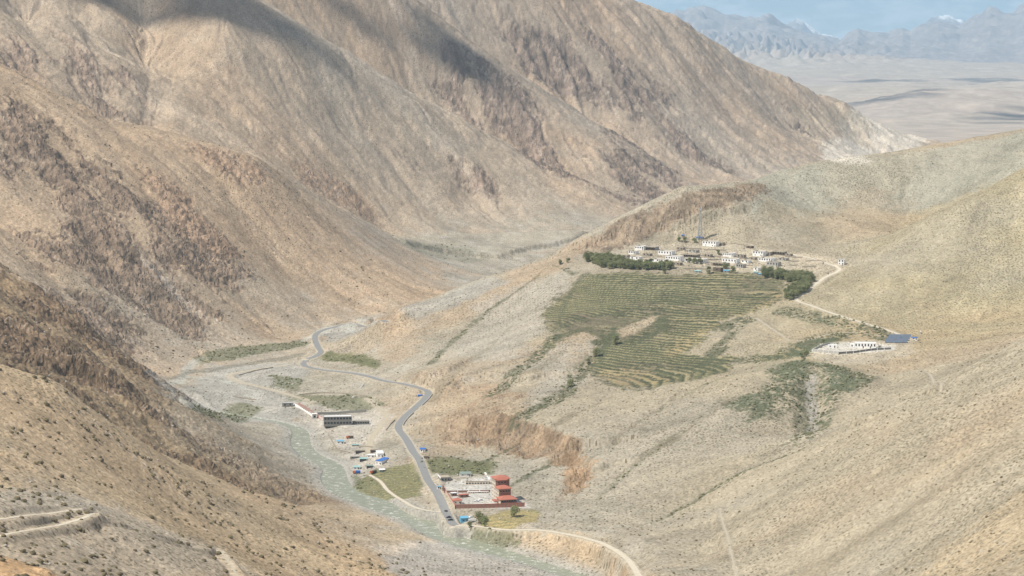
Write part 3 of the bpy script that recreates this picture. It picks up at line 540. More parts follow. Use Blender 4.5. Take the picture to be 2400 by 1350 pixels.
# ------------------------------------------------------------------ ground meshes
def mat(name, rough=0.95):
    m = bpy.data.materials.new(name); m.use_nodes = True; b = m.node_tree.nodes['Principled BSDF']
    b.inputs['Roughness'].default_value = rough; b.inputs['Specular IOR Level'].default_value = 0.12; return m, m.node_tree, b
def ground_material():
    m, nt, b = mat('soil_and_rock'); L = nt.links.new
    at = N(nt, 'ShaderNodeAttribute', attribute_name='Col'); sc_ = N(nt, 'ShaderNodeAttribute', attribute_name='Scrub')
    tc = N(nt, 'ShaderNodeTexCoord')
    n1 = N(nt, 'ShaderNodeTexNoise', Scale=0.42, Detail=5.0, Roughness=0.72); L(tc.outputs['Object'], n1.inputs['Vector'])
    n2 = N(nt, 'ShaderNodeTexNoise', Scale=0.035, Detail=4.0, Roughness=0.6); L(tc.outputs['Object'], n2.inputs['Vector'])
    r1 = N(nt, 'ShaderNodeMapRange'); r1.inputs[1].default_value = .3; r1.inputs[2].default_value = .7; r1.inputs[3].default_value = .56; r1.inputs[4].default_value = 1.42
    r2 = N(nt, 'ShaderNodeMapRange'); r2.inputs[1].default_value = .3; r2.inputs[2].default_value = .7; r2.inputs[3].default_value = .9; r2.inputs[4].default_value = 1.1
    L(n1.outputs[0], r1.inputs[0]); L(n2.outputs[0], r2.inputs[0])
    mu = N(nt, 'ShaderNodeMath', operation='MULTIPLY'); L(r1.outputs[0], mu.inputs[0]); L(r2.outputs[0], mu.inputs[1])
    vm = N(nt, 'ShaderNodeVectorMath', operation='SCALE'); L(at.outputs['Color'], vm.inputs[0]); L(mu.outputs[0], vm.inputs['Scale'])
    # plant specks: cells whose random value passes the local scrub density carry a tuft
    vo = N(nt, 'ShaderNodeTexVoronoi', Scale=0.30); vo.voronoi_dimensions = '2D'; L(tc.outputs['Object'], vo.inputs['Vector'])
    lt = N(nt, 'ShaderNodeMath', operation='LESS_THAN'); L(vo.outputs['Distance'], lt.inputs[0]); lt.inputs[1].default_value = 0.27
    sp = N(nt, 'ShaderNodeSeparateColor'); L(vo.outputs['Color'], sp.inputs[0])
    l2 = N(nt, 'ShaderNodeMath', operation='LESS_THAN'); L(sp.outputs[0], l2.inputs[0]); L(sc_.outputs['Fac'], l2.inputs[1])
    an = N(nt, 'ShaderNodeMath', operation='MULTIPLY'); L(lt.outputs[0], an.inputs[0]); L(l2.outputs[0], an.inputs[1])
    a2 = N(nt, 'ShaderNodeMath', operation='MULTIPLY'); L(an.outputs[0], a2.inputs[0]); a2.inputs[1].default_value = 0.75
    mx = N(nt, 'ShaderNodeMix', data_type='RGBA'); L(a2.outputs[0], mx.inputs['Factor']); L(vm.outputs[0], mx.inputs[6]); mx.inputs[7].default_value = (.13,.115,.07,1)
    L(mx.outputs[2], b.inputs['Base Color'])
    rk = N(nt, 'ShaderNodeAttribute', attribute_name='Rock')
    mpk = N(nt, 'ShaderNodeMapping'); mpk.inputs['Scale'].default_value = (.22, .13, .10); mpk.inputs['Rotation'].default_value = (.3, .5, .7); L(tc.outputs['Object'], mpk.inputs[0])
    n3 = N(nt, 'ShaderNodeTexNoise', Scale=1.0, Detail=6.0, Roughness=0.7, Distortion=0.8); n3.noise_type = 'RIDGED_MULTIFRACTAL' ; n3.normalize = True; L(mpk.outputs[0], n3.inputs['Vector'])
    k3 = N(nt, 'ShaderNodeMath', operation='MULTIPLY_ADD'); L(rk.outputs['Fac'], k3.inputs[0]); k3.inputs[1].default_value = 3.6; k3.inputs[2].default_value = 0.0
    h3 = N(nt, 'ShaderNodeMath', operation='MULTIPLY'); L(n3.outputs[0], h3.inputs[0]); L(k3.outputs[0], h3.inputs[1])
    h4 = N(nt, 'ShaderNodeMath', operation='ADD'); L(h3.outputs[0], h4.inputs[0]); L(n1.outputs[0], h4.inputs[1])
    bu = N(nt, 'ShaderNodeBump', Strength=0.85, Distance=0.9); L(h4.outputs[0], bu.inputs['Height']); L(bu.outputs[0], b.inputs['Normal'])
    return m
GM = ground_material()
def grid_mesh(name, VX, VY, VZ, keep, colr, scr, material, rk=None):
    ni, nj = VX.shape; idx = -np.ones(ni*nj, np.int64)
    ii, jj = np.nonzero(keep); a = ii*nj+jj; quads = np.stack([a, a+1, a+nj+1, a+nj], 1)
    used = np.unique(quads); idx[used] = np.arange(len(used)); q = idx[quads].astype(np.int32)
    me = bpy.data.meshes.new(name); me.vertices.add(len(used)); co = np.stack([VX.ravel()[used], VY.ravel()[used], VZ.ravel()[used]], 1).astype(np.float32)
    me.vertices.foreach_set('co', co.ravel()); me.loops.add(q.size); me.loops.foreach_set('vertex_index', q.ravel())
    me.polygons.add(len(q)); me.polygons.foreach_set('loop_start', np.arange(0, q.size, 4, dtype=np.int32))
    me.polygons.foreach_set('use_smooth', np.ones(len(q), bool)); me.update(calc_edges=True)
    ca = me.color_attributes.new('Col', 'FLOAT_COLOR', 'POINT'); c4 = np.ones((len(used), 4), np.float32); c4[:,:3] = colr.reshape(-1, 3)[used]
    ca.data.foreach_set('color', c4.ravel())
    if scr is not None:
        sa = me.attributes.new('Scrub', 'FLOAT', 'POINT'); sa.data.foreach_set('value', scr.ravel()[used].astype(np.float32))
    if rk is not None:
        sa = me.attributes.new('Rock', 'FLOAT', 'POINT'); sa.data.foreach_set('value', rk.ravel()[used].astype(np.float32))
    me.materials.append(material); o = bpy.data.objects.new(name, me); C.objects.link(o); o['kind'] = 'structure'; return o
RID = np.argmax(np.stack([blur(w_3, 2) for w_3 in W_], -1), -1)
NAMES = ['valley_floor','foreground_slope','rocky_spur','mountain_slope','middle_mountain','far_ridge','village_hill','village_hill','near_hillside']
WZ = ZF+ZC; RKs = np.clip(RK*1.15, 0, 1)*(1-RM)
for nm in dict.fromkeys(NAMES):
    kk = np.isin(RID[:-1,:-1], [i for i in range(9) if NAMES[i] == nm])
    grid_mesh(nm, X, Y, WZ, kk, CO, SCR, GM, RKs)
# ------------------------------------------------------------------ the far plain and the snow range
NS2, NT2 = 900, 620
S2 = np.linspace(-0.16, 0.30, NS2); Y2 = np.exp(np.linspace(math.log(6700), math.log(56000), NT2))
FX = S2[None,:]*Y2[:,None]; FY = np.repeat(Y2[:,None], NS2, 1)
U2 = 1200+FX/FY*FPX*1.0065
base = -480.0+0*FX
base += samp(T_f, FX, FY, 14, 0.3)*14*sstep(7500, 11000, FY)
def bump2(u0, Yc, du, dY, h):                    # a mesa or low hill on the plain
    return h*np.exp(-np.abs((U2-u0)/du)**3-np.abs((FY-Yc)/dY)**4)
nn_ = samp(T_r, FX, FY, 34, 0.7); n2_ = samp(T_f, FX, FY, 22, 1.9)
base += bump2(2230, 13800, 230, 1500, 95)*(0.9+0.10*nn_)+bump2(2080, 17500, 170, 1400, 45)+bump2(2370, 16500, 90, 1800, 60)+bump2(2100, 24000, 380, 2500, 60)*(1+0.1*nn_)
SK = [(1300,70),(1540,34),(1560,42),(1585,28),(1605,38),(1625,30),(1650,22),(1672,28),(1700,42),(1740,47),(1770,50),(1800,43),(1820,55),(1840,66),(1880,80),(1920,90),(1970,96),(2010,72),(2030,78),(2060,83),(2080,84),(2115,77),(2135,84),(2160,62),(2200,58),(2225,66),(2250,68),(2280,46),(2320,28),(2345,36),(2380,32),(2400,18),(2450,10),(2600,30)]
SK2 = [(1300,95),(1780,85),(1840,62),(1868,46),(1885,52),(1905,70),(1930,82),(1968,93),(2010,90),(2100,96),(2160,66),(2180,45),(2200,39),(2225,40),(2255,50),(2290,62),(2600,90)]
def ridge_h(sk, Yc):
    us, vs = np.array(sk).T; v = np.interp(U2[0] if False else U2, us, vs); return -(v-60)/FPX*Yc
h1 = ridge_h(SK, 36000); h2 = ridge_h(SK2, 50000)
t1 = sstep(26500, 36000, FY)**1.25; t1b = 1-sstep(36000, 41000, FY)
rel = (h1+480)
z1 = base+np.maximum(rel, 0)*t1*t1b+(nn_*75+n2_*40)*t1*t1b*(1-0.75*np.exp(-((FY-36000)/900)**2))
foot = (samp(T_r, FX, FY, 16, 1.3, 9.0)*110+95)*sstep(23500, 27000, FY)*(1-sstep(29500, 33000, FY))*sstep(2350, 1700, U2)
t2 = sstep(42500, 50000, FY)
z2 = -480+(h2+480)*t2*(1-sstep(50500, 54000, FY))+samp(T_r, FX, FY, 13, 1.0)*60*t2*(1-np.exp(-((FY-50000)/900)**2))
Z2 = np.maximum(z1+np.maximum(foot, 0), z2)
C2 = np.zeros(FX.shape+(3,), np.float32)+col(.41,.35,.285)
def mix2(m, c, k=1.0):
    global C2
    m_ = (np.clip(m, 0, 1)*k)[...,None]; C2 = C2*(1-m_)+np.asarray(c, np.float32)*m_
mix2(sstep(9500, 7500, FY), (.30,.31,.27), 0.5)
mix2(sstep(0, 1.5, n2_), (.40,.33,.28), 0.6); mix2(sstep(25500, 29000, FY), (.25,.225,.23), 0.85); mix2(sstep(0.8, 1.9, nn_)*sstep(25500, 29000, FY), (.46,.43,.41), 0.35)
mix2(sstep(0.3, 1.4, samp(T_w, FX, FY, 30, 0.2)), (.52,.47,.41), 0.35)
# snow on the two high tops
sn = samp(T_w, FX, FY, 20, 0.2)
mix2(sstep(47500, 49300, FY)*sstep(1862, 1872, U2+3*sn)*sstep(1985, 1960, U2)*sstep(h2-120-26*sn, h2-70, Z2)*sstep(0,1,1+0*sn), (.93,.95,.97), 1.0)
mix2(sstep(47500, 49300, FY)*sstep(2196, 2206, U2)*sstep(2262, 2250, U2)*sstep(h2-70, h2-35, Z2), (.93,.95,.97), 1.0)
mf, ntf, bf = mat('far_rock'); atf = N(ntf, 'ShaderNodeAttribute', attribute_name='Col')
tcf = N(ntf, 'ShaderNodeTexCoord'); nf_ = N(ntf, 'ShaderNodeTexNoise', Scale=0.006, Detail=6.0, Roughness=0.65); ntf.links.new(tcf.outputs['Object'], nf_.inputs['Vector'])
rf_ = N(ntf, 'ShaderNodeMapRange'); rf_.inputs[1].default_value = .3; rf_.inputs[2].default_value = .7; rf_.inputs[3].default_value = .8; rf_.inputs[4].default_value = 1.2
vf = N(ntf, 'ShaderNodeVectorMath', operation='SCALE'); ntf.links.new(nf_.outputs[0], rf_.inputs[0]); ntf.links.new(atf.outputs['Color'], vf.inputs[0]); ntf.links.new(rf_.outputs[0], vf.inputs['Scale']); ntf.links.new(vf.outputs[0], bf.inputs['Base Color'])
kk = np.ones((NT2-1, NS2-1), bool); mt = FY[:-1,:-1] > 26000
grid_mesh('desert_plain', FX, FY, Z2+ZC, kk & ~mt, C2, None, mf); grid_mesh('snow_range', FX, FY, Z2+ZC, kk & mt, C2, None, mf)
# ------------------------------------------------------------------ river water, ribbons of road
def mesh_obj(name, verts, faces, material, kind=None, smooth=False):
    me = bpy.data.meshes.new(name); me.from_pydata([tuple(v) for v in verts], [], faces); me.materials.append(material)
    if smooth: me.polygons.foreach_set('use_smooth', np.ones(len(me.polygons), bool))
    me.update(); o = bpy.data.objects.new(name, me); C.objects.link(o)
    if kind: o['kind'] = kind
    return o
def plain(name, c, rough=0.85, var=0.12, scale=0.8, spec=0.2, metallic=0.0, bump=0.0):
    m, nt, b = mat(name, rough); b.inputs['Specular IOR Level'].default_value = spec; b.inputs['Metallic'].default_value = metallic; L = nt.links.new
    tc = N(nt, 'ShaderNodeTexCoord'); n1 = N(nt, 'ShaderNodeTexNoise', Scale=scale, Detail=5.0, Roughness=0.65); L(tc.outputs['Object'], n1.inputs['Vector'])
    r1 = N(nt, 'ShaderNodeMapRange'); r1.inputs[1].default_value = .3; r1.inputs[2].default_value = .7; r1.inputs[3].default_value = 1-var; r1.inputs[4].default_value = 1+var
    vm = N(nt, 'ShaderNodeVectorMath', operation='SCALE'); vm.inputs[0].default_value = c; L(n1.outputs[0], r1.inputs[0]); L(r1.outputs[0], vm.inputs['Scale']); L(vm.outputs[0], b.inputs['Base Color'])
    if bump:
        bu = N(nt, 'ShaderNodeBump', Strength=0.7, Distance=bump); L(n1.outputs[0], bu.inputs['Height']); L(bu.outputs[0], b.inputs['Normal'])
    return m
mw, nw, bw = mat('river_water', 0.22); bw.inputs['Specular IOR Level'].default_value = 0.4; Lw = nw.links.new
tcw = N(nw, 'ShaderNodeTexCoord'); mpw = N(nw, 'ShaderNodeMapping'); mpw.inputs['Scale'].default_value = (0.16, 0.30, 0.2); mpw.inputs['Rotation'].default_value = (0,0,R(35))
nw1 = N(nw, 'ShaderNodeTexNoise', Scale=1.0, Detail=6.0, Roughness=0.68, Distortion=0.6); Lw(tcw.outputs['Object'], mpw.inputs[0]); Lw(mpw.outputs[0], nw1.inputs['Vector'])
crw = N(nw, 'ShaderNodeValToRGB'); e = crw.color_ramp.elements; e[0].position = .38; e[0].color = (.235,.26,.195,1); e[1].position = .60; e[1].color = (.33,.345,.26,1)
e2 = crw.color_ramp.elements.new(.62); e2.color = (.85,.87,.82,1)
Lw(nw1.outputs[0], crw.inputs[0]); Lw(crw.outputs[0], bw.inputs['Base Color']); buw = N(nw, 'ShaderNodeBump', Strength=0.6, Distance=0.8); Lw(nw1.outputs[0], buw.inputs['Height']); Lw(buw.outputs[0], bw.inputs['Normal'])
m_n = 9; vv, ff = [], []
for i in range(len(LBs)):
    for k in range(m_n):
        f = -0.02+1.04*k/(m_n-1); p = LBs[i]*(1-f)+RBs[i]*f; vv.append((p[0], p[1], ZC-drop(p[1])))
for i in range(len(LBs)-1):
    for k in range(m_n-1): a = i*m_n+k; ff.append((a, a+1, a+m_n+1, a+m_n))
mesh_obj('river', vv, ff, mw, 'structure', True)
M_ASPH = plain('asphalt', (.25,.255,.255), .8, .08, .5); M_DIRT = plain('beaten_earth', (.60,.545,.44), .95, .10, .35)
def ribbon(name, key, w_, material, lift=0.12, trim=(0, None)):
    xy, z, wd = ROADPATH[key]; xy = xy[trim[0]:trim[1]]; tv = np.gradient(xy, axis=0); tv /= np.linalg.norm(tv, axis=1)[:,None]; nv = np.stack([-tv[:,1], tv[:,0]], 1)
    vv, ff = [], []
    for i in range(len(xy)):
        for k, f in enumerate((-.5, -.25, 0, .25, .5)):
            jw = 1+0.06*math.sin(i*0.9+f*3) if material is not M_ASPH else 1
            p = xy[i]+nv[i]*w_*f*jw; h = [ground(*p)]
            if key == 'road' or True: h += [ground(*(p+nv[i]*0.8)), ground(*(p-nv[i]*0.8))]
            vv.append((p[0], p[1], ZC+max(h)+lift))
    for i in range(len(xy)-1):
        for k in range(4): a = i*5+k; ff.append((a, a+1, a+6, a+5))
    return mesh_obj(name, vv, ff, material, 'structure', True)
ribbon('road', 'road', 7.2, M_ASPH, 0.15)
TN = {'river_track':'river_track','village_track':'village_track','gravel_track':'gravel_track','yard_track':'yard_track','field_path':'field_path','hairpin_track':'hairpin_track','slope_track':'slope_path','hillside_track':'hillside_track','cross_track':'cross_path','gully_track':'gully_path','dry_path':'dry_path'}
M_PATH = plain('trodden_soil', (.46,.41,.32), .95, .12, .35)
for k1, n1 in TN.items(): ribbon(n1, k1, ROADS[k1][1]*(0.85 if k1 in ('river_track','hairpin_track','village_track','gravel_track','yard_track','field_path') else .5), M_DIRT if k1 in ('river_track','hairpin_track','village_track','field_path') else M_PATH, 0.10)
# ------------------------------------------------------------------ builders
class MB:
    def __init__(s): s.v, s.f = [], []
    def add(s, vs, fs):
        n = len(s.v); s.v += vs; s.f += [tuple(i+n for i in f) for f in fs]; return s
    def box(s, x0, x1, y0, y1, z0, z1):
        return s.add([(x0,y0,z0),(x1,y0,z0),(x1,y1,z0),(x0,y1,z0),(x0,y0,z1),(x1,y0,z1),(x1,y1,z1),(x0,y1,z1)], [(0,3,2,1),(4,5,6,7),(0,1,5,4),(1,2,6,5),(2,3,7,6),(3,0,4,7)])
    def hip(s, x0, x1, y0, y1, z, h, ridge=0.35):
        w, d = x1-x0, y1-y0; cx, cy = (x0+x1)/2, (y0+y1)/2
        if w >= d: a, b = (cx-(w-d)/2-d*ridge*0.2, cy), (cx+(w-d)/2+d*ridge*0.2, cy)
        else: a, b = (cx, cy-(d-w)/2-w*ridge*0.2), (cx, cy+(d-w)/2+w*ridge*0.2)
        v = [(x0,y0,z),(x1,y0,z),(x1,y1,z),(x0,y1,z),(x0,y0,z+.25),(x1,y0,z+.25),(x1,y1,z+.25),(x0,y1,z+.25),(a[0],a[1],z+h),(b[0],b[1],z+h)]
        f = [(0,3,2,1),(0,1,5,4),(1,2,6,5),(2,3,7,6),(3,0,4,7)]
        f += [(4,5,9,8),(5,6,9),(6,7,8,9),(7,4,8)] if w >= d else [(4,5,8),(5,6,9,8),(6,7,9),(7,4,8,9)]
        return s.add(v, f)
    def gable(s, x0, x1, y0, y1, z, h, t=0.12):
        cy = (y0+y1)/2
        return s.add([(x0,y0,z),(x1,y0,z),(x1,cy,z+h),(x0,cy,z+h),(x0,y1,z),(x1,y1,z),(x0,y0,z+t),(x1,y0,z+t),(x1,cy,z+h+t),(x0,cy,z+h+t),(x0,y1,z+t),(x1,y1,z+t)],
                     [(6,7,8,9),(9,8,11,10),(0,3,2,1),(3,4,5,2),(0,1,7,6),(4,10,11,5),(0,6,9,3),(3,9,10,4),(1,2,8,7),(2,5,11,8)])
    def cyl(s, p, q, r0, r1, n=8):
        p, q = Vector(p), Vector(q); d = (q-p).normalized(); a = d.orthogonal().normalized(); b = d.cross(a); vs = []
        for c, r in ((p, r0), (q, r1)):
            for i in range(n): t = 2*math.pi*i/n; vs.append(tuple(c+a*(r*math.cos(t))+b*(r*math.sin(t))))
        return s.add(vs, [(i, (i+1) % n, n+(i+1) % n, n+i) for i in range(n)]+[tuple(range(n-1, -1, -1)), tuple(range(n, 2*n))])
    def ring(s, x0, x1, y0, y1, z0, z1, t=0.4, drop_=0.45):
        i = [(x0+t,y0+t),(x1-t,y0+t),(x1-t,y1-t),(x0+t,y1-t)]; o = [(x0,y0),(x1,y0),(x1,y1),(x0,y1)]
        v = [(a,b,z0) for a,b in o]+[(a,b,z1) for a,b in o]+[(a,b,z1) for a,b in i]+[(a,b,z1-drop_) for a,b in i]; f = []
        for k in range(4): l = (k+1) % 4; f += [(k,l,4+l,4+k), (4+k,4+l,8+l,8+k), (8+k,8+l,12+l,12+k)]
        return s.add(v, f)
    def build(s, name, m, parent=None, **kw):
        o = mesh_obj(name, s.v, s.f, m); o.parent = parent
        for k, v in kw.items(): o[k] = v
        return o
def thing(name, label, cat, loc, rz=0.0, group=None):
    o = bpy.data.objects.new(name, None); C.objects.link(o); o.location = loc; o.rotation_euler = (0,0,rz); o['label'] = label; o['category'] = cat; o['kind'] = 'thing'
    if group: o['group'] = group
    return o
def tag(o, label, cat, group=None):
    o['label'] = label; o['category'] = cat
    if group: o['group'] = group
    return o
def copy_tree(o, parent=None, **kw):
    c = o.copy(); C.objects.link(c); c.parent = parent
    for ch in list(o.children): copy_tree(ch, c)
    for k, v in kw.items(): c[k] = v
    return c
def at(u, v, dz=0.0):
    x, y = hit(u, v, ZF); return Vector((x, y, ZC+ground(x, y)+dz))
M = dict(white=plain('whitewash', (.86,.86,.85), .9, .05, .6), cream=plain('cream_plaster', (.66,.59,.50), .9, .05, .6), grey=plain('grey_render', (.42,.41,.38), .9, .10, .5), stone=plain('rubble_stone', (.34,.30,.245), .95, .3, 1.6, .1, 0, .25),
  mud=plain('mud_roof', (.42,.365,.285), .95, .10, .5), brown=plain('dark_mud', (.16,.125,.095), .95, .2, 1.0), glass=plain('dark_glass', (.03,.035,.04), .25, .05, 1, .5), red=plain('red_roof_tiles', (.43,.165,.12), .8, .10, 1.2), maroon=plain('maroon_render', (.28,.17,.135), .85, .08, .6),
  blue=plain('blue_sheet', (.045,.16,.50), .5, .06, .5, .4), sky=plain('pale_blue_sheet', (.16,.42,.62), .5, .06, .5, .4), turq=plain('turquoise_sheet', (.30,.50,.50), .5, .08, .5, .4), sheet=plain('white_sheet', (.78,.79,.80), .5, .04, .5, .4), conc=plain('concrete', (.46,.45,.42), .9, .10, .6), dconc=plain('shuttered_concrete', (.23,.225,.21), .9, .15, .8),
  steel=plain('galvanised_steel', (.42,.45,.48), .5, .05, 1, .5, .6), cell=plain('solar_cells', (.12,.15,.20), .35, .10, 1.0, .6), tyre=plain('tyre_rubber', (.03,.03,.03), .9), dark=plain('dark_paint', (.05,.05,.055), .4, .05, 1, .5), orange=plain('orange_paint', (.60,.16,.05), .5), pave=plain('pale_paving', (.72,.71,.68), .9, .05, .7), green=plain('grey_green_sheet', (.24,.30,.27), .6, .1, .6))
HG = 'houses of the hillside village'
def house(st, hpx, nwin, style, label, group=HG):
    m = st['w']; d = st['d']; h = max(2.6, hpx*st['y']/FPX*0.97); e = thing('village_house', label, 'house', (st['x'], st['y'], ZC+st['z']), st['rz'], group)
    wm = {'white':'white','tall':'white','veranda':'white','stone':'stone','open':'grey','greyw':'grey','dark':'brown'}[style]
    MB().ring(-m/2, m/2, 0, d, -1.5, h, .4, .5).build('wall', M[wm], e)
    rf = MB().box(-m/2+.45, m/2-.45, .45, d-.45, h-.9, h-.42).build('roof', M['mud'], e)
    if style in ('white','tall','veranda','greyw'): MB().box(-m/2-.12, m/2+.12, -.14, .3, h+.003, h+.22).build('cornice', M['dconc'] if style != 'veranda' else M['white'], e)
    zw_ = h*0.42 if style != 'tall' else h*0.60; wh = min(1.7, h*.42); ww = min(1.5, m/max(nwin,1)*0.5)
    for i in range(nwin):
        cx = -m/2+(i+.5)*m/nwin if nwin > 1 else 0
        o = MB().box(cx-ww/2, cx+ww/2, -.10, .1, zw_, zw_+wh).build('window', M['glass'], e)
        MB().box(cx-ww/2-.12, cx+ww/2+.12, -.28, .0, zw_+wh+.003, zw_+wh+.18).build('window_head', M['brown'], o)
    if style == 'tall':
        for i in range(2): cx = -m/4+i*m/2; MB().box(cx-.5, cx+.5, -.10, .1, .9, 2.0).build('window', M['glass'], e)
    if style in ('veranda','open','stone') and nwin >= 3:
        for i in range(nwin+1): cx = -m/2+.25+i*(m-.5)/nwin; MB().box(cx-.16, cx+.16, -1.9, -1.6, -1.0, h-.6).build('veranda_post', M['brown'] if style != 'veranda' else M['white'], e)
        MB().box(-m/2, m/2, -2.1, -.003, h-.6, h-.38).build('veranda_roof', M['mud'], e)
        MB().box(-m/2+.8, m/2-.8, -.16, .1, .0, h*.62).build('dark_opening', M['brown'], e) if style == 'open' else None
    MB().box(m/2-1.9, m/2-.9, -.10, .1, 0, min(2.0, h*.4)).build('door', M['brown'], e)
    if style != 'dark' and m > 9: MB().box(-m/2+1.0, -m/2+3.0, d-3, d-1, h-.41, h+.7).build('roof_shed', M['mud'], e)
    return e
for st, h in zip(VS, VH): house(st, h[3], h[4], h[5], h[6])
def shed(loc, rz, w_, d_, h_, roofm, wallm, label, cat='shed', name='metal_roofed_shed', roof='gable', group=None, rise=None, windows=1, door=True):
    e = thing(name, label, cat, loc, rz, group); MB().box(-w_/2, w_/2, 0, d_, -1, h_).build('wall', M[wallm], e)
    rise = rise if rise is not None else d_*.16
    if roof == 'gable': MB().gable(-w_/2-.4, w_/2+.4, -.4, d_+.4, h_+.003, rise).build('roof', M[roofm], e)
    elif roof == 'flat': MB().box(-w_/2-.3, w_/2+.3, -.3, d_+.3, h_+.003, h_+.25).build('roof', M[roofm], e)
    elif roof == 'hip': MB().hip(-w_/2-.6, w_/2+.6, -.6, d_+.6, h_+.003, rise).build('roof', M[roofm], e)
    for i in range(windows):
        cx = -w_/2+(i+.5)*w_/max(windows,1)-(0.8 if windows == 1 else 0); MB().box(cx-.5, cx+.5, -.06, .05, 1.0, min(2.0, h_-.3)).build('window', M['glass'], e)
    if door: MB().box(w_/2-1.5, w_/2-.6, -.06, .05, 0, min(2.0, h_-.2)).build('door', M['brown'], e)
    return e
for (a, b, c_, lb_), st in zip(SHED, SS_):
    shed((st['x'], st['y'], ZC+st['z']), st['rz'], st['w'], 5, 2.3, {'turq':'turq','blue':'blue'}['blue' if lb_.startswith('blue') or 'blue-' in lb_ else 'turq'] if 'pale' not in lb_ else 'sky', 'grey', lb_, group='small sheds round the village')
# --- walls that follow the ground
def wallline(pts, h, t, m, name, label, cat='wall', group=None, post=0.0, xy=None, cap=None, depth=1.2):
    p = spline([tuple(q) for q in (pxy2(pts) if xy is None else xy)], 4.0); o = thing(name, label, cat, (p[0][0], p[0][1], ZC+ground(*p[0])), 0, group); ox, oy, oz = o.location
    tv = np.gradient(p, axis=0); tv /= np.linalg.norm(tv, axis=1)[:,None]; nv = np.stack([-tv[:,1], tv[:,0]], 1)
    def strip(w_, z0, z1, m_, nm):
        vs, fs = [], []
        for i in range(len(p)):
            z = ZC+ground(*p[i])-oz
            for sgn, zz in ((-1,z0),(-1,z1),(1,z1),(1,z0)): vs.append((p[i][0]+nv[i][0]*sgn*w_/2-ox, p[i][1]+nv[i][1]*sgn*w_/2-oy, z+zz))
        for i in range(len(p)-1):
            for k in range(4): a = i*4+k; b = i*4+(k+1) % 4; fs.append((a, b, b+4, a+4))
        fs += [(3,2,1,0), tuple(len(vs)-4+k for k in range(4))]
        b = MB(); b.v, b.f = vs, fs; return b.build(nm, m_, o)
    strip(t, -depth, h, m, 'wall_body')
    if cap: strip(t+.16, h+.003, h+.15, cap, 'coping')
    if post:
        L_ = np.concatenate([[0], np.cumsum(np.hypot(*np.diff(p, axis=0).T))]); n_ = max(2, int(L_[-1]/post))
        for i in range(n_+1):
            q = np.interp(i*L_[-1]/n_, L_, p[:,0]), np.interp(i*L_[-1]/n_, L_, p[:,1]); z = ZC+ground(*q)-oz
            MB().box(q[0]-ox-.3, q[0]-ox+.3, q[1]-oy-.3, q[1]-oy+.3, z-.5, z+h+.25).build('pillar', cap or m, o)
    return o
def pxy2(pts): return np.array([hit(u, v, ZF) for u, v in pts])
WG = 'low stone walls between the village yards'
YW = [([(1452,606),(1478,606)],'low wall at the left tip of the village, above the willows'),([(1500,604),(1524,604)],'yard wall between the two-window house and the half-hidden house'),([(1536,601),(1552,603)],'short wall under the five-window house'),([(1585,590),(1612,590),(1640,592)],'long pale wall across the open ground above the grey stone house'),
      ([(1600,583),(1645,584)],'uppermost long wall in the middle of the village'),([(1650,586),(1700,588)],'wall below the two-storey house by the mast'),([(1640,599),(1690,603)],'wall running behind the mid village pair of houses'),([(1600,630),(1660,632)],'grey yard wall along the top edge of the terraces'),([(1655,610),(1690,609)],'wall above the brown stone house'),
      ([(1735,606),(1768,608)],'wall between the mid village pair and the six-window house'),([(1740,614),(1772,616)],'stepped wall above the small grey house'),([(1745,622),(1765,624)],'short wall left of the tiny white hut'),([(1840,602),(1880,604)],'upper long wall on the bare field right of the village'),([(1888,613),(1926,613),(1928,620)],'dark walled pen beside the track right of the village'),([(1880,626),(1912,626)],'lower wall on the bare field right of the village'),([(1845,612),(1872,613)],'middle wall on the bare field right of the village'),
      ([(1850,622),(1870,622)],'short low wall just above the long willow belt'),([(1570,618),(1600,619)],'pale wall right of the willow grove top'),([(1690,575),(1745,577)],'ruined wall on the slope right of the radio mast'),([(1720,598),(1745,599)],'wall behind the cream five-window house')]
YW += [([(1880,700),(1880,701)],'')][:0]
for p_, lb_ in YW: wallline(p_, 1.3, .6, M['stone'], 'yard_wall', lb_, 'wall', WG)
# --- radio mast
mp_ = at(1641, 561); e = thing('radio_mast', 'tall grey lattice radio mast standing against the rocky cliff behind the village', 'mast', mp_)
Hm = 76*mp_.y/FPX; b = MB(); cr = MB()
for a in range(4):
    sx_, sy_ = (1,1,-1,-1)[a], (1,-1,-1,1)[a]; b.cyl((2.6*sx_,2.6*sy_,-1), (.5*sx_,.5*sy_,Hm), .38, .26, 6)
b.build('mast_leg', M['steel'], e)
for k in range(12):
    z0, z1 = Hm*k/12, Hm*(k+1)/12; r0, r1 = 2.6-2.1*k/12, 2.6-2.1*(k+1)/12; c4 = [(1,1),(1,-1),(-1,-1),(-1,1)]
    for a in range(4):
        p, q = c4[a], c4[(a+1) % 4]; cr.cyl((p[0]*r0,p[1]*r0,z0),(q[0]*r1,q[1]*r1,z1),.2,.2,4); cr.cyl((q[0]*r0,q[1]*r0,z0),(p[0]*r1,p[1]*r1,z1),.2,.2,4)
cr.build('lattice', M['steel'], e); MB().cyl((0,0,Hm-.5),(0,0,Hm+3),.08,.05,6).build('antenna', M['steel'], e)
for k in range(3): MB().box(-.9+k*.7, -.6+k*.7, -1.0, -.8, Hm-4, Hm-2).build('panel_antenna', M['sheet'], e)
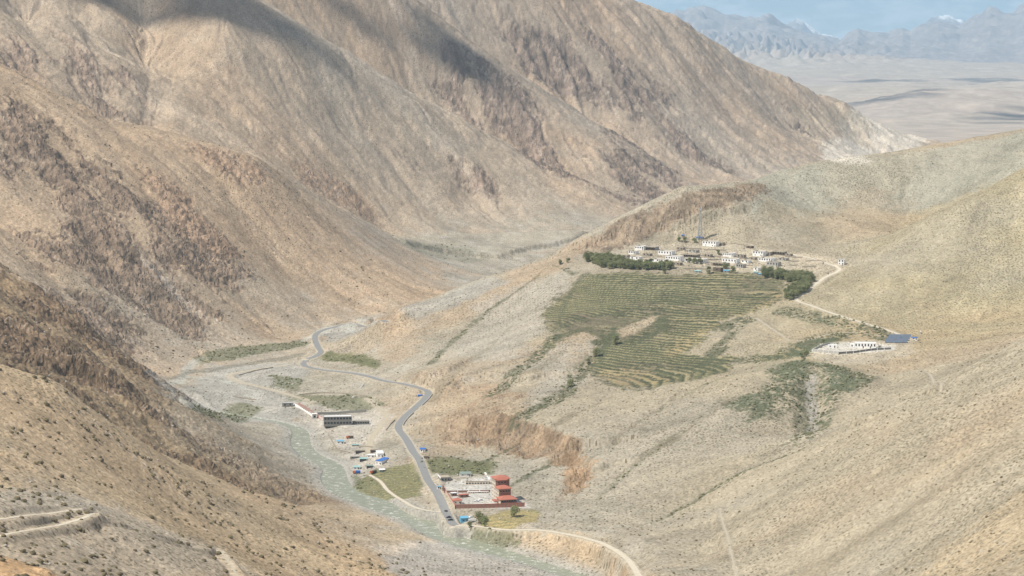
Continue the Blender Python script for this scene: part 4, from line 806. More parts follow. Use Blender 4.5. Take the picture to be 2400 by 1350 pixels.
# --- school with walled yard, solar field, kiosk
def local(u, v): x, y = hit(u, v, ZF); return x, y
def bldg(u, v, wpx, hpx, d, rz, wm, label, cat, name, nwin, roofm='mud', doors=1, group=None, trim=None, ww=1.3, rows=1, zbase=None):
    x, y = hit(u, v, ZF); m = wpx*y/FPX/math.cos(R(rz)); h = hpx*y/FPX; z = ZC+ground(x, y) if zbase is None else zbase
    e = thing(name, label, cat, (x, y, z), R(rz), group); MB().ring(-m/2, m/2, 0, d, -1, h, .3, .4).build('wall', M[wm], e); MB().box(-m/2+.35, m/2-.35, .35, d-.35, h-.8, h-.35).build('roof', M[roofm], e)
    if trim: MB().box(-m/2-.15, m/2+.15, -.15, .25, h+.003, h+.3).build('cornice', M[trim], e)
    for r_ in range(rows):
        hh = h/rows
        for i in range(nwin):
            cx = -m/2+(i+.5)*m/nwin; o = MB().box(cx-ww/2, cx+ww/2, -.1, .1, r_*hh+hh*.35, r_*hh+hh*.78).build('window', M['glass'], e)
    for i in range(doors): cx = -m/2+(i+1)*m/(doors+1)+m/nwin*.5 if nwin else 0; MB().box(cx-.55, cx+.55, -.12, .1, 0, min(2.2, h*.7)).build('door', M['brown'], e)
    return e
bldg(2028,816,50,13,7,-8,'white','long white school building with tall dark windows inside the walled yard','school building','school_building',7,'sheet',2)
bldg(1997,815,9,9,5,-8,'white','low white wing at the left end of the long school building','school building','school_wing',1,'sheet',0)
bldg(1951,815,21,6.5,5,-8,'white','low white hall at the left side of the school yard','hall','school_hall',2,'sheet',1)
bldg(2062,816,8,6,4,-8,'grey','small grey store room at the right end of the school building','store room','store_room',1,'mud',0)
wallline([(1905,824),(1936,827),(1967,830)], 2.6, .4, M['conc'], 'compound_wall', 'pale concrete front wall on the left half of the school yard', 'wall', post=6, cap=M['white'])
wallline([(1967,830),(2012,826),(2050,821),(2089,819)], 2.2, .4, M['dconc'], 'compound_wall', 'dark grey front wall on the right half of the school yard', 'wall', post=8, cap=M['white'])
wallline([(1905,824),(1925,812),(1945,806)], 1.8, .35, M['conc'], 'compound_wall', 'side wall on the left of the school yard running back to the bushes', 'wall')
sp_ = at(2100, 797); k_i = 0
for r_ in range(4):
    for c_ in range(5):
        p = at(2079+c_*10.5+r_*3.0, 804-r_*4.6); e = thing('solar_array', 'blue solar panel table on the slope beside the school', 'solar panels', p, R(-10), 'blue solar panel tables in rows beside the school')
        m_ = 10.2*p.y/FPX; MB().add([(-m_/2,0,.5),(m_/2,0,.5),(m_/2,4.2,2.5),(-m_/2,4.2,2.5),(-m_/2,0,.58),(m_/2,0,.58),(m_/2,4.2,2.58),(-m_/2,4.2,2.58)], [(0,3,2,1),(4,5,6,7),(0,1,5,4),(1,2,6,5),(2,3,7,6),(3,0,4,7)]).build('panel', M['cell'], e)
        for sx_ in (-1, 1): MB().cyl((sx_*m_*.35,3.6,-.5),(sx_*m_*.35,3.6,2.2),.06,.06,6).build('post', M['steel'], e)
p = at(2143, 797); shed(p, R(-10), 6.0, 4.0, 2.3, 'blue', 'white', 'small white kiosk with a blue roof at the right end of the solar panels', 'kiosk', 'kiosk')
p = at(2158, 783); e = thing('water_tank', 'pale grey standing tank on the bare slope above the blue-roofed kiosk', 'tank', p); MB().cyl((0,0,-.5),(0,0,2.6),.95,.95,14).build('tank_body', M['grey'], e); MB().cyl((0,0,2.603),(0,0,3.0),.98,.3,14).build('tank_lid', M['sheet'], e)
p = at(2187, 778); e = thing('marker_post', 'thin white post standing alone on the slope right of the grey tank', 'post', p); MB().cyl((0,0,-.5),(0,0,2.8),.16,.14,8).build('shaft', M['white'], e); MB().box(-.35,.35,-.35,.35,-.3,.25).build('footing', M['conc'], e)
# --- red-roofed compound by the road
RZ = R(17); def_c = math.cos(RZ), math.sin(RZ)
fx0, fy0 = hit(1192, 1187, ZF); zg = ZC+ground(fx0, fy0)
e = thing('stepped_hotel', 'tall stepped building with red hipped roofs, cream left side and maroon front', 'building', (fx0, fy0, zg), RZ)
def wins(par, x0, x1, y, z0, n_, rows, hh, side=None, m_='glass', ww=1.1, wh=1.4):
    for r_ in range(rows):
        for i in range(n_):
            c_ = x0+(i+.5)*(x1-x0)/n_; b_ = MB()
            if side is None: b_.box(c_-ww/2, c_+ww/2, y-.08, y+.1, z0+r_*hh+.9, z0+r_*hh+.9+wh)
            else: b_.box(y-.08, y+.1, c_-ww/2, c_+ww/2, z0+r_*hh+.9, z0+r_*hh+.9+wh)
            o = b_.build('window', M[m_], par); s_ = MB()
            if side is None: s_.box(c_-ww/2-.1, c_+ww/2+.1, y-.16, y-.003, z0+r_*hh+.72, z0+r_*hh+.9-.003)
            else: s_.box(y-.16, y-.003, c_-ww/2-.1, c_+ww/2+.1, z0+r_*hh+.72, z0+r_*hh+.9-.003)
            s_.build('sill', M['cream'], o)
def block(x0, x1, y0, y1, h, rise, label=None):
    MB().box(x0, x1, y0, y1, -1, h).build('wall', M['maroon'], e)
    MB().box(x0-.14, x0-.003, y0+.1, y1-.1, -.5, h-.4).build('side_facing', M['cream'], e)
    MB().hip(x0-1.1, x1+1.1, y0-1.1, y1+1.1, h+.003, rise).build('roof', M['red'], e)
    MB().box(x0-.25, x1+.25, y0-.25, y1+.25, h-.5, h).build('eaves_band', M['cream'], e)
block(-6.8, 6.8, 0, 11.0, 5.9, 2.6); block(-5.0, 5.4, 11.1, 21.0, 13.0, 2.4); block(-5.0, 7.2, 21.1, 33.0, 19.4, 2.5)
MB().box(-4.2, 4.4, 19.6, 21.05, 13.5, 18.6).build('bay', M['maroon'], e); MB().hip(-5.0, 5.2, 18.9, 24, 18.6, 2.2).build('bay_roof', M['red'], e)
wins(e, -6.4, 6.4, 0, 2.9, 6, 1, 3); wins(e, -4.6, 5, 11.1, 9.2, 4, 1, 3); wins(e, -4, 4.2, 19.6, 15.0, 3, 1, 3)
wins(e, .6, 11, -6.95, 0, 3, 2, 3, 'x'); wins(e, 11.4, 20.8, -5.15, 0, 3, 4, 3, 'x'); wins(e, 21.5, 32.6, -5.15, 0, 4, 6, 3.1, 'x')
MB().box(-10.5, -6.95, 6, 14, 3.2, 4.2).build('entrance_canopy', M['red'], e)
for yy in (6.5, 13.3): MB().box(-10.2, -9.7, yy, yy+.5, -.5, 3.2).build('column', M['white'], e)
MB().box(-8.6, -7.9, 16, 17, -.5, 13).build('stair_tower', M['white'], e)
# yard paving, walls
vv = [tuple(at(u, v, .18)) for u, v in [(1069,1187),(1176,1184.5),(1174,1179.5),(1090,1182),(1067,1182)]]
zt = max(v[2] for v in vv); b = MB(); b.add([(v[0],v[1],zt) for v in vv]+[(v[0],v[1],zt-.6) for v in vv], [(0,1,2,3,4),(9,8,7,6,5)]+[(i,(i+5),(i+1)%5+5,(i+1)%5) for i in range(5)])
tag(b.build('paved_terrace', M['pave']), 'bright pale paved strip along the inside of the long red front wall', 'paving')
wallline([(1067,1192),(1120,1191),(1175,1189.5),(1229,1187.5)], 3.4, .5, M['maroon'], 'compound_wall', 'long maroon front wall with red pillars below the red-roofed building', 'wall', post=3.3, cap=M['red'])
wallline([(1067,1192),(1060,1180),(1052,1167),(1042,1151)], 2.4, .4, M['cream'], 'compound_wall', 'slanting wall with red coping between the road and the compound', 'wall', post=5, cap=M['red'])
wallline([(1047,1155),(1100,1154),(1150,1153)], 2.0, .4, M['maroon'], 'compound_wall', 'straight maroon wall across the back of the red-roofed yard', 'wall', post=8, cap=M['white'])
bldg(1121,1156,50,3.4,4.5,9,'cream','long low shed with a white roof along the back yard wall','shed','long_shed',9,'sheet',1)
x, y = hit(1073, 1182, ZF); shed((x,y,ZC+ground(x,y)), RZ, 7.2, 5.5, 3.2, 'red', 'cream', 'small gatehouse with a red hipped roof at the left of the compound', 'gatehouse', 'gatehouse', 'hip', rise=1.8, windows=2)
x, y = hit(1088, 1166, ZF); shed((x,y,ZC+ground(x,y)), RZ, 8, 4, 2.3, 'red', 'maroon', 'low maroon shed behind the gatehouse', 'shed', 'yard_shed', 'flat', windows=2)
x, y = hit(1065, 1163, ZF); shed((x,y,ZC+ground(x,y)), RZ, 4.5, 4, 2.6, 'sheet', 'maroon', 'small white-roofed shed left of the low maroon shed', 'shed', 'yard_shed', 'flat', windows=1)
bldg(1121,1136,60,6.5,5,4,'cream','long row of open-fronted rooms behind the compound','row building','row_building',9,'brown',0,ww=1.6)
x, y = hit(1045, 1129, ZF); e = thing('flat_roofed_house', 'grey flat-roofed house with a tan roof beside the road above the compound', 'house', (x,y,ZC+ground(x,y)), R(12))
MB().ring(-4.6, 4.6, 0, 13, -1, 4.0, .4, .4).build('wall', M['dconc'], e); MB().box(-4.15, 4.15, .45, 12.5, 3.2, 3.65).build('roof', M['mud'], e)
for i in range(3): MB().box(-3.4+i*2.6, -2.2+i*2.6, -.1, .1, 1.2, 2.8).build('window', M['glass'], e)
MB().box(-5.0, -4.603, -1.0, 13.4, 3.2, 4.3).build('side_parapet', M['white'], e); MB().box(3.2, 4.2, -.12, .1, 0, 2.1).build('door', M['brown'], e)
x, y = hit(1091, 1117, ZF); shed((x,y,ZC+ground(x,y)), R(6), 9.5, 6, 2.4, 'green', 'white', 'grey-green roofed shed beside the green field behind the compound', 'shed', 'field_shed', rise=1.6, windows=2)
x, y = hit(1030, 1147, ZF); shed((x,y,ZC+ground(x,y)), R(10), 3.6, 3, 2.4, 'sky', 'white', 'small bright blue roadside booth at the compound entrance', 'booth', 'roadside_booth', 'flat', windows=1)
x, y = hit(1089, 1224, ZF); shed((x,y,ZC+ground(x,y)), R(14), 6.0, 6.2, 3.4, 'sky', 'sky', 'bright blue hut standing where the road meets the river track', 'hut', 'blue_hut', rise=1.2, windows=1)
for i, (u, v) in enumerate([(1038.5,1150),(1042,1155)]):
    p = at(u, v); e = thing('gate_pillar', ['red gate pillar nearer the blue roadside booth','red gate pillar at the corner of the slanting wall'][i], 'gate pillar', p, RZ); MB().box(-.5,.5,-.5,.5,-.5,4.2).build('shaft', M['maroon'], e); MB().box(-.7,.7,-.7,.7,4.203,4.6).build('cap', M['red'], e)
p, q = at(1147, 1124), at(1137, 1108); e = thing('concrete_stair', 'pale stair ramp climbing the slope behind the red-roofed building', 'stair', p); d = q-p; n_ = 14; b = MB()
for i in range(n_): b.add([(d.x*i/n_-.9,d.y*i/n_,d.z*i/n_-1),(d.x*i/n_+.9,d.y*i/n_,d.z*i/n_-1),(d.x*(i+1)/n_+.9,d.y*(i+1)/n_,d.z*i/n_-1),(d.x*(i+1)/n_-.9,d.y*(i+1)/n_,d.z*i/n_-1)]+[(d.x*i/n_-.9,d.y*i/n_,d.z*(i+1)/n_+.3),(d.x*i/n_+.9,d.y*i/n_,d.z*(i+1)/n_+.3),(d.x*(i+1)/n_+.9,d.y*(i+1)/n_,d.z*(i+1)/n_+.3),(d.x*(i+1)/n_-.9,d.y*(i+1)/n_,d.z*(i+1)/n_+.3)], [(0,3,2,1),(4,5,6,7),(0,1,5,4),(1,2,6,5),(2,3,7,6),(3,0,4,7)])
b.build('steps', M['white'], e)
# --- power-works site by the river
bldg(792,999,66,21,11,6,'dconc','grey two-storey concrete works building with a white roof beside the river','works building','works_building',9,'sheet',1,trim='white',rows=2,ww=2.2,zbase=ZC+zw)
bldg(846,995,40,8,4,6,'dconc','long dark concrete wing on the right of the works building','works wing','works_wing',7,'mud',0,ww=1.6,zbase=ZC+zw)
wallline([(745,972),(800,970),(858,965)], 2.6, .8, M['dconc'], 'retaining_wall', 'dark retaining wall behind the concrete works building', 'wall')
def ramp(a, b_, w_, h, m, name, label, stripe=False):
    p, q = at(*a), at(*b_); d = q-p; L_ = math.hypot(d.x, d.y); e = thing(name, label, 'ramp wall', p, math.atan2(d.y, d.x)); b = MB()
    b.add([(0,-w_/2,-2),(L_,-w_/2,d.z-2),(L_,w_/2,d.z-2),(0,w_/2,-2),(0,-w_/2,h),(L_,-w_/2,d.z+h),(L_,w_/2,d.z+h),(0,w_/2,h)], [(0,3,2,1),(4,5,6,7),(0,1,5,4),(1,2,6,5),(2,3,7,6),(3,0,4,7)]); b.build('parapet', M[m], e)
    if stripe:
        n_ = int(L_/4)
        for i in range(n_):
            x = (i+.5)*L_/n_; z = d.z*(i+.5)/n_; MB().box(x-.9, x+.9, -w_/2-.12, w_/2+.12, z-1+h*.2, z+h+.3).build('red_panel', M['red'], e)
    return e
ramp((690,950),(733,977),1.0,2.0,'white','ramp_wall','white parapet on the lower side of the sloping works ramp')
ramp((699,948),(734,969),1.0,1.8,'conc','ramp_wall','red and white parapet on the upper side of the sloping works ramp',True)
ramp((739,973),(760,985),1.0,1.8,'white','ramp_wall','short red and white parapet joining the ramp to the works building',True)
bldg(674,954,25,10,6,4,'dconc','dark concrete intake house at the head of the sloping works ramp','intake house','intake_house',2,'sheet',0,trim='white')
p = at(737, 980); e = thing('surge_tower', 'short pale square tower halfway down the works ramp', 'tower', p, R(8)); MB().box(-2.2,2.2,-2.2,2.2,-1,4.5).build('tower_wall', M['conc'], e); MB().box(-2.5,2.5,-2.5,2.5,4.503,4.9).build('tower_roof', M['white'], e); MB().box(-1,1,-2.3,-2,1,3).build('opening', M['glass'], e)
ramp((852,900),(826,933),2.0,.6,'conc','water_chute','straight concrete chute running down from the road to the works track')
SH = [(798,1041,16,5,3.0,'sky','white','pale blue roofed hut nearest the works building',5,'gable'),(844,1062,21,4,1.8,'brown','dark','long dark low shed left of the yard track',2,'flat'),(876,1061,16,4,2.0,'brown','dark','long dark low shed just behind the white-roofed shed',-4,'flat'),
      (892,1072,15,16,3.6,'sheet','white','white-roofed shed joined to the bright blue roofed shed',8,'flat'),(887,1089,16,19,3.4,'blue','white','bright blue roofed shed standing end-on above the striped field',-22,'flat'),(869,1073,17,5,2.4,'sheet','white','low white-roofed shed left of the blue and white pair',-4,'flat'),
      (832,1075,22,3,2.0,'conc','dconc','long narrow grey roofed shed by the river bank',4,'flat'),(851,1081,16,5,2.2,'turq','dark','turquoise roofed shed between the grey shed and the blue shed',4,'gable'),(836,1101,15,6,2.4,'turq','sheet','turquoise roofed shed nearest the river',2,'gable'),(896,1106,13,5,1.8,'sheet','green','pale canvas-roofed tent shed at the edge of the striped field',14,'gable'),
      (866,1097,14,5,2.0,'green','dark','dull green roofed shed below the bright blue roof',4,'gable'),(833,1046,17,3,1.4,'turq','conc','pale flat lean-to in the middle of the works yard',6,'flat'),
      (990,1060,12,6,2.8,'blue','white','white roadside house with a blue roof above the bend',-10,'gable'),(998,1075,9,4,1.8,'brown','stone','small stone hut below the blue-roofed roadside house',-10,'flat'),(984,929,9,4,1.0,'blue','blue','blue tarpaulin shelter inside the road bend',-5,'gable')]
for u, v, wp, dp, hh, rm, wm, lb_, rz, rt in SH:
    p = at(u, v); shed(p, R(rz), wp*p.y/FPX, dp, hh, rm, wm, lb_, 'shed', 'site_shed', rt, windows=2 if wp > 12 else 1, group=None)
# road edge walls
def along(key, i0, i1, off): 
    xy, z, wd = ROADPATH[key]; seg = xy[i0:i1]; tv = np.gradient(seg, axis=0); tv /= np.linalg.norm(tv, axis=1)[:,None]; return seg+np.stack([-tv[:,1], tv[:,0]], 1)*off
rx = ROADPATH['road'][0]
def near_i(u, v): x, y = hit(u, v, ZF); return int(np.argmin(np.hypot(rx[:,0]-x, rx[:,1]-y)))
for a, b_, off, h, lb_ in [((722,862),(862,882),5.0,1.0,'long pale wall along the upper bend of the road'),((866,883),(938,895),4.6,1.1,'pale wall between the chute and the rocky bend'),((945,897),(985,906),4.6,1.0,'short pale wall below the orange rocks at the bend'),((1002,925),(972,957),4.6,1.1,'white guard wall on the outside of the sharp bend'),((960,968),(938,1000),4.6,1.3,'dark-faced guard wall where the road narrows'),((940,1020),(985,1085),4.4,.7,'white kerb wall along the straight above the blue-roofed house'),((928,1000),(990,1100),-4.2,.5,'low pale kerb on the river side of the road')]:
    i0, i1 = sorted((near_i(*a), near_i(*b_)))
    if i1-i0 > 2: wallline(None, h, .5, M['conc'], 'guard_wall', lb_, 'guard wall', 'pale walls edging the paved road', xy=along('road', i0, i1, off)[::2])
# --- vehicles
def car(u, v, rz, bm, label, L_=4.4, W_2=1.8, Hh=1.5, cat='car', name='parked_car'):
    p = at(u, v, .12); e = thing(name, label, cat, p, R(rz)); s = Hh/1.5
    pr = [(-L_/2,.35),(-L_/2,.85*s),(-L_*.22,.95*s),(-L_*.10,1.45*s),(L_*.28,1.5*s),(L_*.44,.98*s),(L_/2,.9*s),(L_/2,.35)]
    b = MB(); n = len(pr); b.add([(x, -W_2/2, z) for x, z in pr]+[(x, W_2/2, z) for x, z in pr], [tuple(range(n)), tuple(range(2*n-1, n-1, -1))]+[(i, i+n, (i+1) % n+n, (i+1) % n) for i in range(n)]); b.build('body', M[bm], e)
    MB().box(-L_*.10, L_*.26, -W_2/2-.02, W_2/2+.02, 1.0*s, 1.36*s).build('window', M['glass'], e)
    for sx_ in (-.31, .31):
        for sy_ in (-1, 1): MB().cyl((sx_*L_, sy_*(W_2/2-.2), .33), (sx_*L_, sy_*(W_2/2+.03), .33), .33, .33, 12).build('wheel', M['tyre'], e)
    for sy_ in (-.6, .6): MB().box(-L_/2-.03, -L_/2+.05, sy_-.15, sy_+.15, .6, .78).build('headlight', M['sheet'], e)
    return e
def truck(u, v, rz, cabm, boxm, label, L_=7.0):
    p = at(u, v, .12); e = thing('parked_truck', label, 'truck', p, R(rz)); MB().box(-L_/2, -L_/2+2, -1.1, 1.1, .6, 2.6).build('cab', M[cabm], e); MB().box(-L_/2+2.2, L_/2, -1.15, 1.15, 1.0, 2.7).build('cargo_body', M[boxm], e)
    MB().box(-L_/2+2.0, L_/2-.1, -.5, .5, .55, .99).build('chassis', M['dark'], e); MB().box(-L_/2-.04, -L_/2+.05, -.95, .95, 1.6, 2.3).build('windscreen', M['glass'], e)
    for x_ in (-L_/2+1, L_*.12, L_/2-1):
        for sy_ in (-1, 1): MB().cyl((x_, sy_*.8, .48), (x_, sy_*1.12, .48), .48, .48, 12).build('wheel', M['tyre'], e)
    return e
car(1046,1200,115,'dark','dark car driving on the road beside the compound corner'); car(1051.5,1214,20,'dark','upper of two dark cars parked near the road end'); car(1056,1220,8,'dark','lower of two dark cars parked near the road end')
truck(1107,1224,12,'sheet','sheet','white truck parked beside the bright blue hut',6.5); car(1103,1216,15,'sheet','white van parked behind the white truck by the blue hut',5,2,2.2,'van','parked_van')
car(1117,1176,-5,'sheet','white car parked in the yard before the red-roofed building'); car(1126,1173,20,'sheet','second white car parked nearer the red-roofed building')
truck(820,1028,10,'orange','brown','red truck on the pale ground of the works yard'); truck(836,1110,5,'orange','blue','orange and blue truck near the river huts'); truck(875,1110,35,'orange','dark','dark truck with an orange cab beside the field path',6)
car(1038,558,0,'sheet','white vehicle far off on the valley track',7,2.6,2.8,'van','distant_van'); car(800,1037,0,'green','grey-green car beside the pale blue roofed hut')

for p_, lb_ in [([(700,926),(780,922),(860,930)],'low field wall on the scrubby flat above the works ramp'),([(770,1020),(790,1052),(820,1062)],'rubble wall curving along the river side of the works yard'),([(905,1008),(925,985)],'rubble heap wall beside the yard track under the road'),([(840,1047),(872,1049)],'low wall across the works yard behind the dark sheds'),([(545,930),(600,938)],'old stone wall on the gravel flat left of the intake house'),([(560,880),(640,862)],'stone bank along the inner side of the gravel track')]:
    wallline(p_, 1.1, .9, M['stone'], 'rubble_wall', lb_, 'wall')
# ------------------------------------------------------------------ trees and scrub
def leafmat(name, c, c2, tr_=0.5):
    m, nt, b = mat(name, .85); L = nt.links.new; oi = N(nt, 'ShaderNodeObjectInfo'); tc = N(nt, 'ShaderNodeTexCoord'); n1 = N(nt, 'ShaderNodeTexNoise', Scale=.55, Detail=4.0); L(tc.outputs['Object'], n1.inputs['Vector'])
    ad = N(nt, 'ShaderNodeMath', operation='MULTIPLY_ADD'); ad.inputs[1].default_value = .5; L(oi.outputs['Random'], ad.inputs[0]); L(n1.outputs[0], ad.inputs[2])
    mr = N(nt, 'ShaderNodeMapRange'); mr.inputs[1].default_value = .4; mr.inputs[2].default_value = 1.05; L(ad.outputs[0], mr.inputs[0])
    mx = N(nt, 'ShaderNodeMix', data_type='RGBA'); L(mr.outputs[0], mx.inputs['Factor']); mx.inputs[6].default_value = (*c,1); mx.inputs[7].default_value = (*c2,1); L(mx.outputs[2], b.inputs['Base Color'])
    tl = N(nt, 'ShaderNodeBsdfTranslucent'); L(mx.outputs[2], tl.inputs[0]); ms = N(nt, 'ShaderNodeMixShader'); ms.inputs[0].default_value = tr_; L(b.outputs[0], ms.inputs[1]); L(tl.outputs[0], ms.inputs[2]); L(ms.outputs[0], nt.nodes['Material Output'].inputs[0]); return m
M_LEAF = leafmat('willow_leaves', (.27,.30,.15), (.38,.39,.21)); M_SCRUB = leafmat('dry_scrub', (.13,.11,.068), (.20,.17,.10), .1); M_BUSH = leafmat('bush_leaves', (.10,.115,.06), (.19,.19,.10), .15); M_BARK = plain('bark', (.16,.12,.085), .95, .2, 2)
def tree_mesh(seed, H=8.0, Wd=3.6, nleaf=620, size=.95):
    r = random.Random(seed); b = MB(); tr = MB(); tr.cyl((0,0,-1),(r.uniform(-.2,.2),r.uniform(-.2,.2),H*.45),.28,.16,7)
    lobes = []
    for i in range(9):
        a = r.uniform(0, 6.28); q = r.uniform(.1, .62)*Wd; z = H*r.uniform(.25, .86); lobes.append(((math.cos(a)*q, math.sin(a)*q, z), Wd*r.uniform(.36, .58)))
        if i < 5: tr.cyl((0,0,H*.3),(math.cos(a)*q*.8, math.sin(a)*q*.8, z*.95),.12,.04,5)
    lobes.append(((0,0,H*.8), Wd*.5))
    for i in range(nleaf):
        (cx, cy, cz), R_ = lobes[r.randrange(len(lobes))]; d = Vector((r.gauss(0,1), r.gauss(0,1), r.gauss(0,1))).normalized()*R_*(r.random()**.38); p = Vector((cx, cy, cz))+Vector((d.x, d.y, d.z*.9))
        if p.z < H*.12: continue
        u_ = Vector((r.gauss(0,1), r.gauss(0,1), r.gauss(0,1))).normalized(); w_ = u_.orthogonal().normalized(); s = size*r.uniform(.5, 1.1)
        b.add([tuple(p-u_*s*.5-w_*s*.35), tuple(p+u_*s*.5-w_*s*.35), tuple(p+u_*s*.4+w_*s*.4), tuple(p-u_*s*.4+w_*s*.4)], [(0,1,2,3)])
    return b, tr
PROTO = []
def tree(u, v, sc_, label, group, kind=0, jx=0, jy=0, xyz=None):
    p = xyz if xyz is not None else at(u, v); p = Vector(p); p.x += jx; p.y += jy; p.z = ZC+ground(p.x, p.y)
    if len(PROTO) < 5:
        s_ = len(PROTO); b, tr = tree_mesh(40+s_, 8.0+s_*.4, 4.1+.25*s_, 640 if s_ < 4 else 760)
        e = thing('willow_tree', label, 'tree', p, 0, group); b.build('crown', M_LEAF, e); tr.build('trunk', M_BARK, e); PROTO.append(e)
    else:
        e = copy_tree(PROTO[random.randrange(5)], None, label=label); e['group'] = group if group else ''
        if not group: del e['group']
    e.location = p; e.rotation_euler = (0,0,random.uniform(0,6.28)); e.scale = (sc_*random.uniform(.9,1.1),)*3; return e
def band(poly, step, sc_, label, group, jit=.35):
    xy = pxy2(poly); x0, y0 = xy.min(0); x1, y1 = xy.max(0); out_ = []
    yy = y0
    while yy < y1:
        xx = x0
        while xx < x1:
            px, py = xx+random.uniform(-jit,jit)*step, yy+random.uniform(-jit,jit)*step; c = False
            for i in range(len(xy)):
                a, b_ = xy[i], xy[(i+1) % len(xy)]
                if (a[1] > py) != (b_[1] > py) and px < (b_[0]-a[0])*(py-a[1])/(b_[1]-a[1])+a[0]: c = not c
            if c: out_.append((px, py))
            xx += step
        yy += step
    for px, py in out_: tree(0, 0, sc_*random.uniform(.8,1.15), label, group, xyz=(px, py, 0))
    return len(out_)
n1 = band([(1366,612),(1385,606),(1420,606),(1452,614),(1480,622),(1530,624),(1578,626),(1580,634),(1540,634),(1470,632),(1420,630),(1385,618)], 5.2, .98, 'green willow in the grove lining the top of the terraces', 'willows of the grove above the terraces')
n2 = band([(1778,640),(1800,640),(1850,648),(1900,650),(1906,660),(1895,680),(1865,702),(1840,706),(1838,694),(1860,678),(1868,666),(1840,660),(1790,652)], 5.2, 1.0, 'green willow in the curved belt right of the village', 'willows of the curved belt right of the village')
print('grove', n1, n2)
for u, v, s_, lb_ in [(1312,620,.8,'round tree at the upper end of the green gully left of the village'),(1331,615,.7,'smaller tree just right of the round gully tree'),(1556,641,.75,'single tree standing below the willow grove in the terraces'),(1662,641,1.0,'leafy tree left of the dark barn'),(1699,631,.9,'tree squeezed between barn and broad white house'),(1718,640,1.05,'leafy tree below the small grey house'),
    (1683,597,.7,'small dark tree behind the cream five-window house'),(1616,617,.8,'left tree before the wide veranda house'),(1628,618,.85,'middle tree before the wide veranda house'),(1640,619,.75,'right tree before the wide veranda house'),(1592,566,.7,'left tree of the trio at the cliff foot'),(1604,567,.75,'middle tree of the trio at the cliff foot'),(1628,570,.75,'tree beside the blue cabin at the mast'),
    (1442,806,1.1,'large round tree alone in the middle of the terraces'),(1206,1212,1.15,'dark round tree just below the red front wall'),(1122,1228,1.15,'broad tree right of the white truck'),(1136,1234,.9,'lower tree at the left edge of the golden meadow'),(1398,836,1.0,'uppermost tree of the dark green gully line'),(1378,856,.95,'second tree down the dark green gully line'),(1336,906,.85,'lowest tree of the dark green gully line'),
    (1100,1236,.6,'low bushy tree beside the blue hut'),(1890,835,.8,'bushy tree left of the school yard wall'),(1878,840,.75,'outermost bushy tree left of the school yard'),(1930,806,.6,'small bushy tree behind the school hall')]:
    tree(u, v, s_, lb_, None)
def scrub_mesh(seed, squash=.7):
    r = random.Random(seed); g = (1+5**.5)/2; vs = [(-1,g,0),(1,g,0),(-1,-g,0),(1,-g,0),(0,-1,g),(0,1,g),(0,-1,-g),(0,1,-g),(g,0,-1),(g,0,1),(-g,0,-1),(-g,0,1)]
    fs = [(0,11,5),(0,5,1),(0,1,7),(0,7,10),(0,10,11),(1,5,9),(5,11,4),(11,10,2),(10,7,6),(7,1,8),(3,9,4),(3,4,2),(3,2,6),(3,6,8),(3,8,9),(4,9,5),(2,4,11),(6,2,10),(8,6,7),(9,8,1)]
    out_ = []
    for v in vs: k_ = r.uniform(.65,1.2)/1.9; out_.append((v[0]*k_, v[1]*k_, v[2]*k_*squash+.25))
    return np.array(out_), fs
SCM = [scrub_mesh(i) for i in range(6)]
# scatter by survey cells: chance follows the local scrub density
rs = np.random.default_rng(5)
dx_ = (SS[1]-SS[0])*Y[:-1,:-1]; dy_ = np.diff(Y[:,:-1], axis=0); area = dx_*dy_
uu = 1200+SS[None,:-1]*FPX*1.0; nearw = sstep(3900, 2800, Y[:-1,:-1])
clump = np.clip(0.55+0.6*samp(T_w, X[:-1,:-1], Y[:-1,:-1], 7.0, .3)+.4*NF[:-1,:-1], 0, 3)
regden = amp(.0050,.0062,.0030,.0045,.0,.0,.0075,.0085,.0065)[:-1,:-1]
prob = area*regden*clump*nearw*(1-terr[:-1,:-1])*(1-RM[:-1,:-1])*(1-fields[:-1,:-1])*(1-pm_comp[:-1,:-1])*(1-pm_school[:-1,:-1])*(1-pm_work[:-1,:-1])*(1-RIV[:-1,:-1]*.9)*(1-.7*RK[:-1,:-1])
prob *= (np.abs(SS[None,:-1]) < .245)*(Y[:-1,:-1] > 950)
hitm = np.argwhere(rs.random(prob.shape) < prob); print('scrub', len(hitm))
SV = []
for k, j in hitm:
    y = YR[k]+rs.random()*(YR[k+1]-YR[k]); s = SS[j]+rs.random()*(SS[1]-SS[0]); SV.append((s*y, y, float(ZF[k,j]), .42+.5*rs.random()**1.6+((.35+.75*rs.random()**2) if W_[A_][k,j] > .5 else (.3*rs.random() if W_[H_][k,j] > .5 else (.7*rs.random() if W_[C_][k,j] > .5 else 0)))))
SV = np.array(SV); score = SV[:,3]/SV[:,1]*np.where((np.abs(SV[:,0]/SV[:,1]) < .22) & (SV[:,2]/SV[:,1] > -.2365), 1, 0)
order = np.argsort(-score); ind = order[:300]; rest = order[300:]
shr = []
for i, k in enumerate(ind):
    x, y, z, r_ = SV[k]; z = ground(x, y)
    if len(shr) < 6:
        vs, fs = SCM[len(shr)]; o = mesh_obj('desert_shrub', vs, fs, M_SCRUB); shr.append(o)
    else: o = shr[i % 6].copy(); C.objects.link(o)
    o.location = (x, y, ZC+z); o.scale = (r_*1.3, r_*1.3, r_*1.1); o.rotation_euler = (0,0,random.uniform(0,6.28))
    tag(o, 'low round dark shrub on the near sandy slope', 'shrub', 'round shrubs dotting the near slopes')
nr = len(rest); an = rs.random(nr)*6.28; VA = np.zeros((nr, 12, 3), np.float32); FA = np.array(SCM[0][1], np.int32)
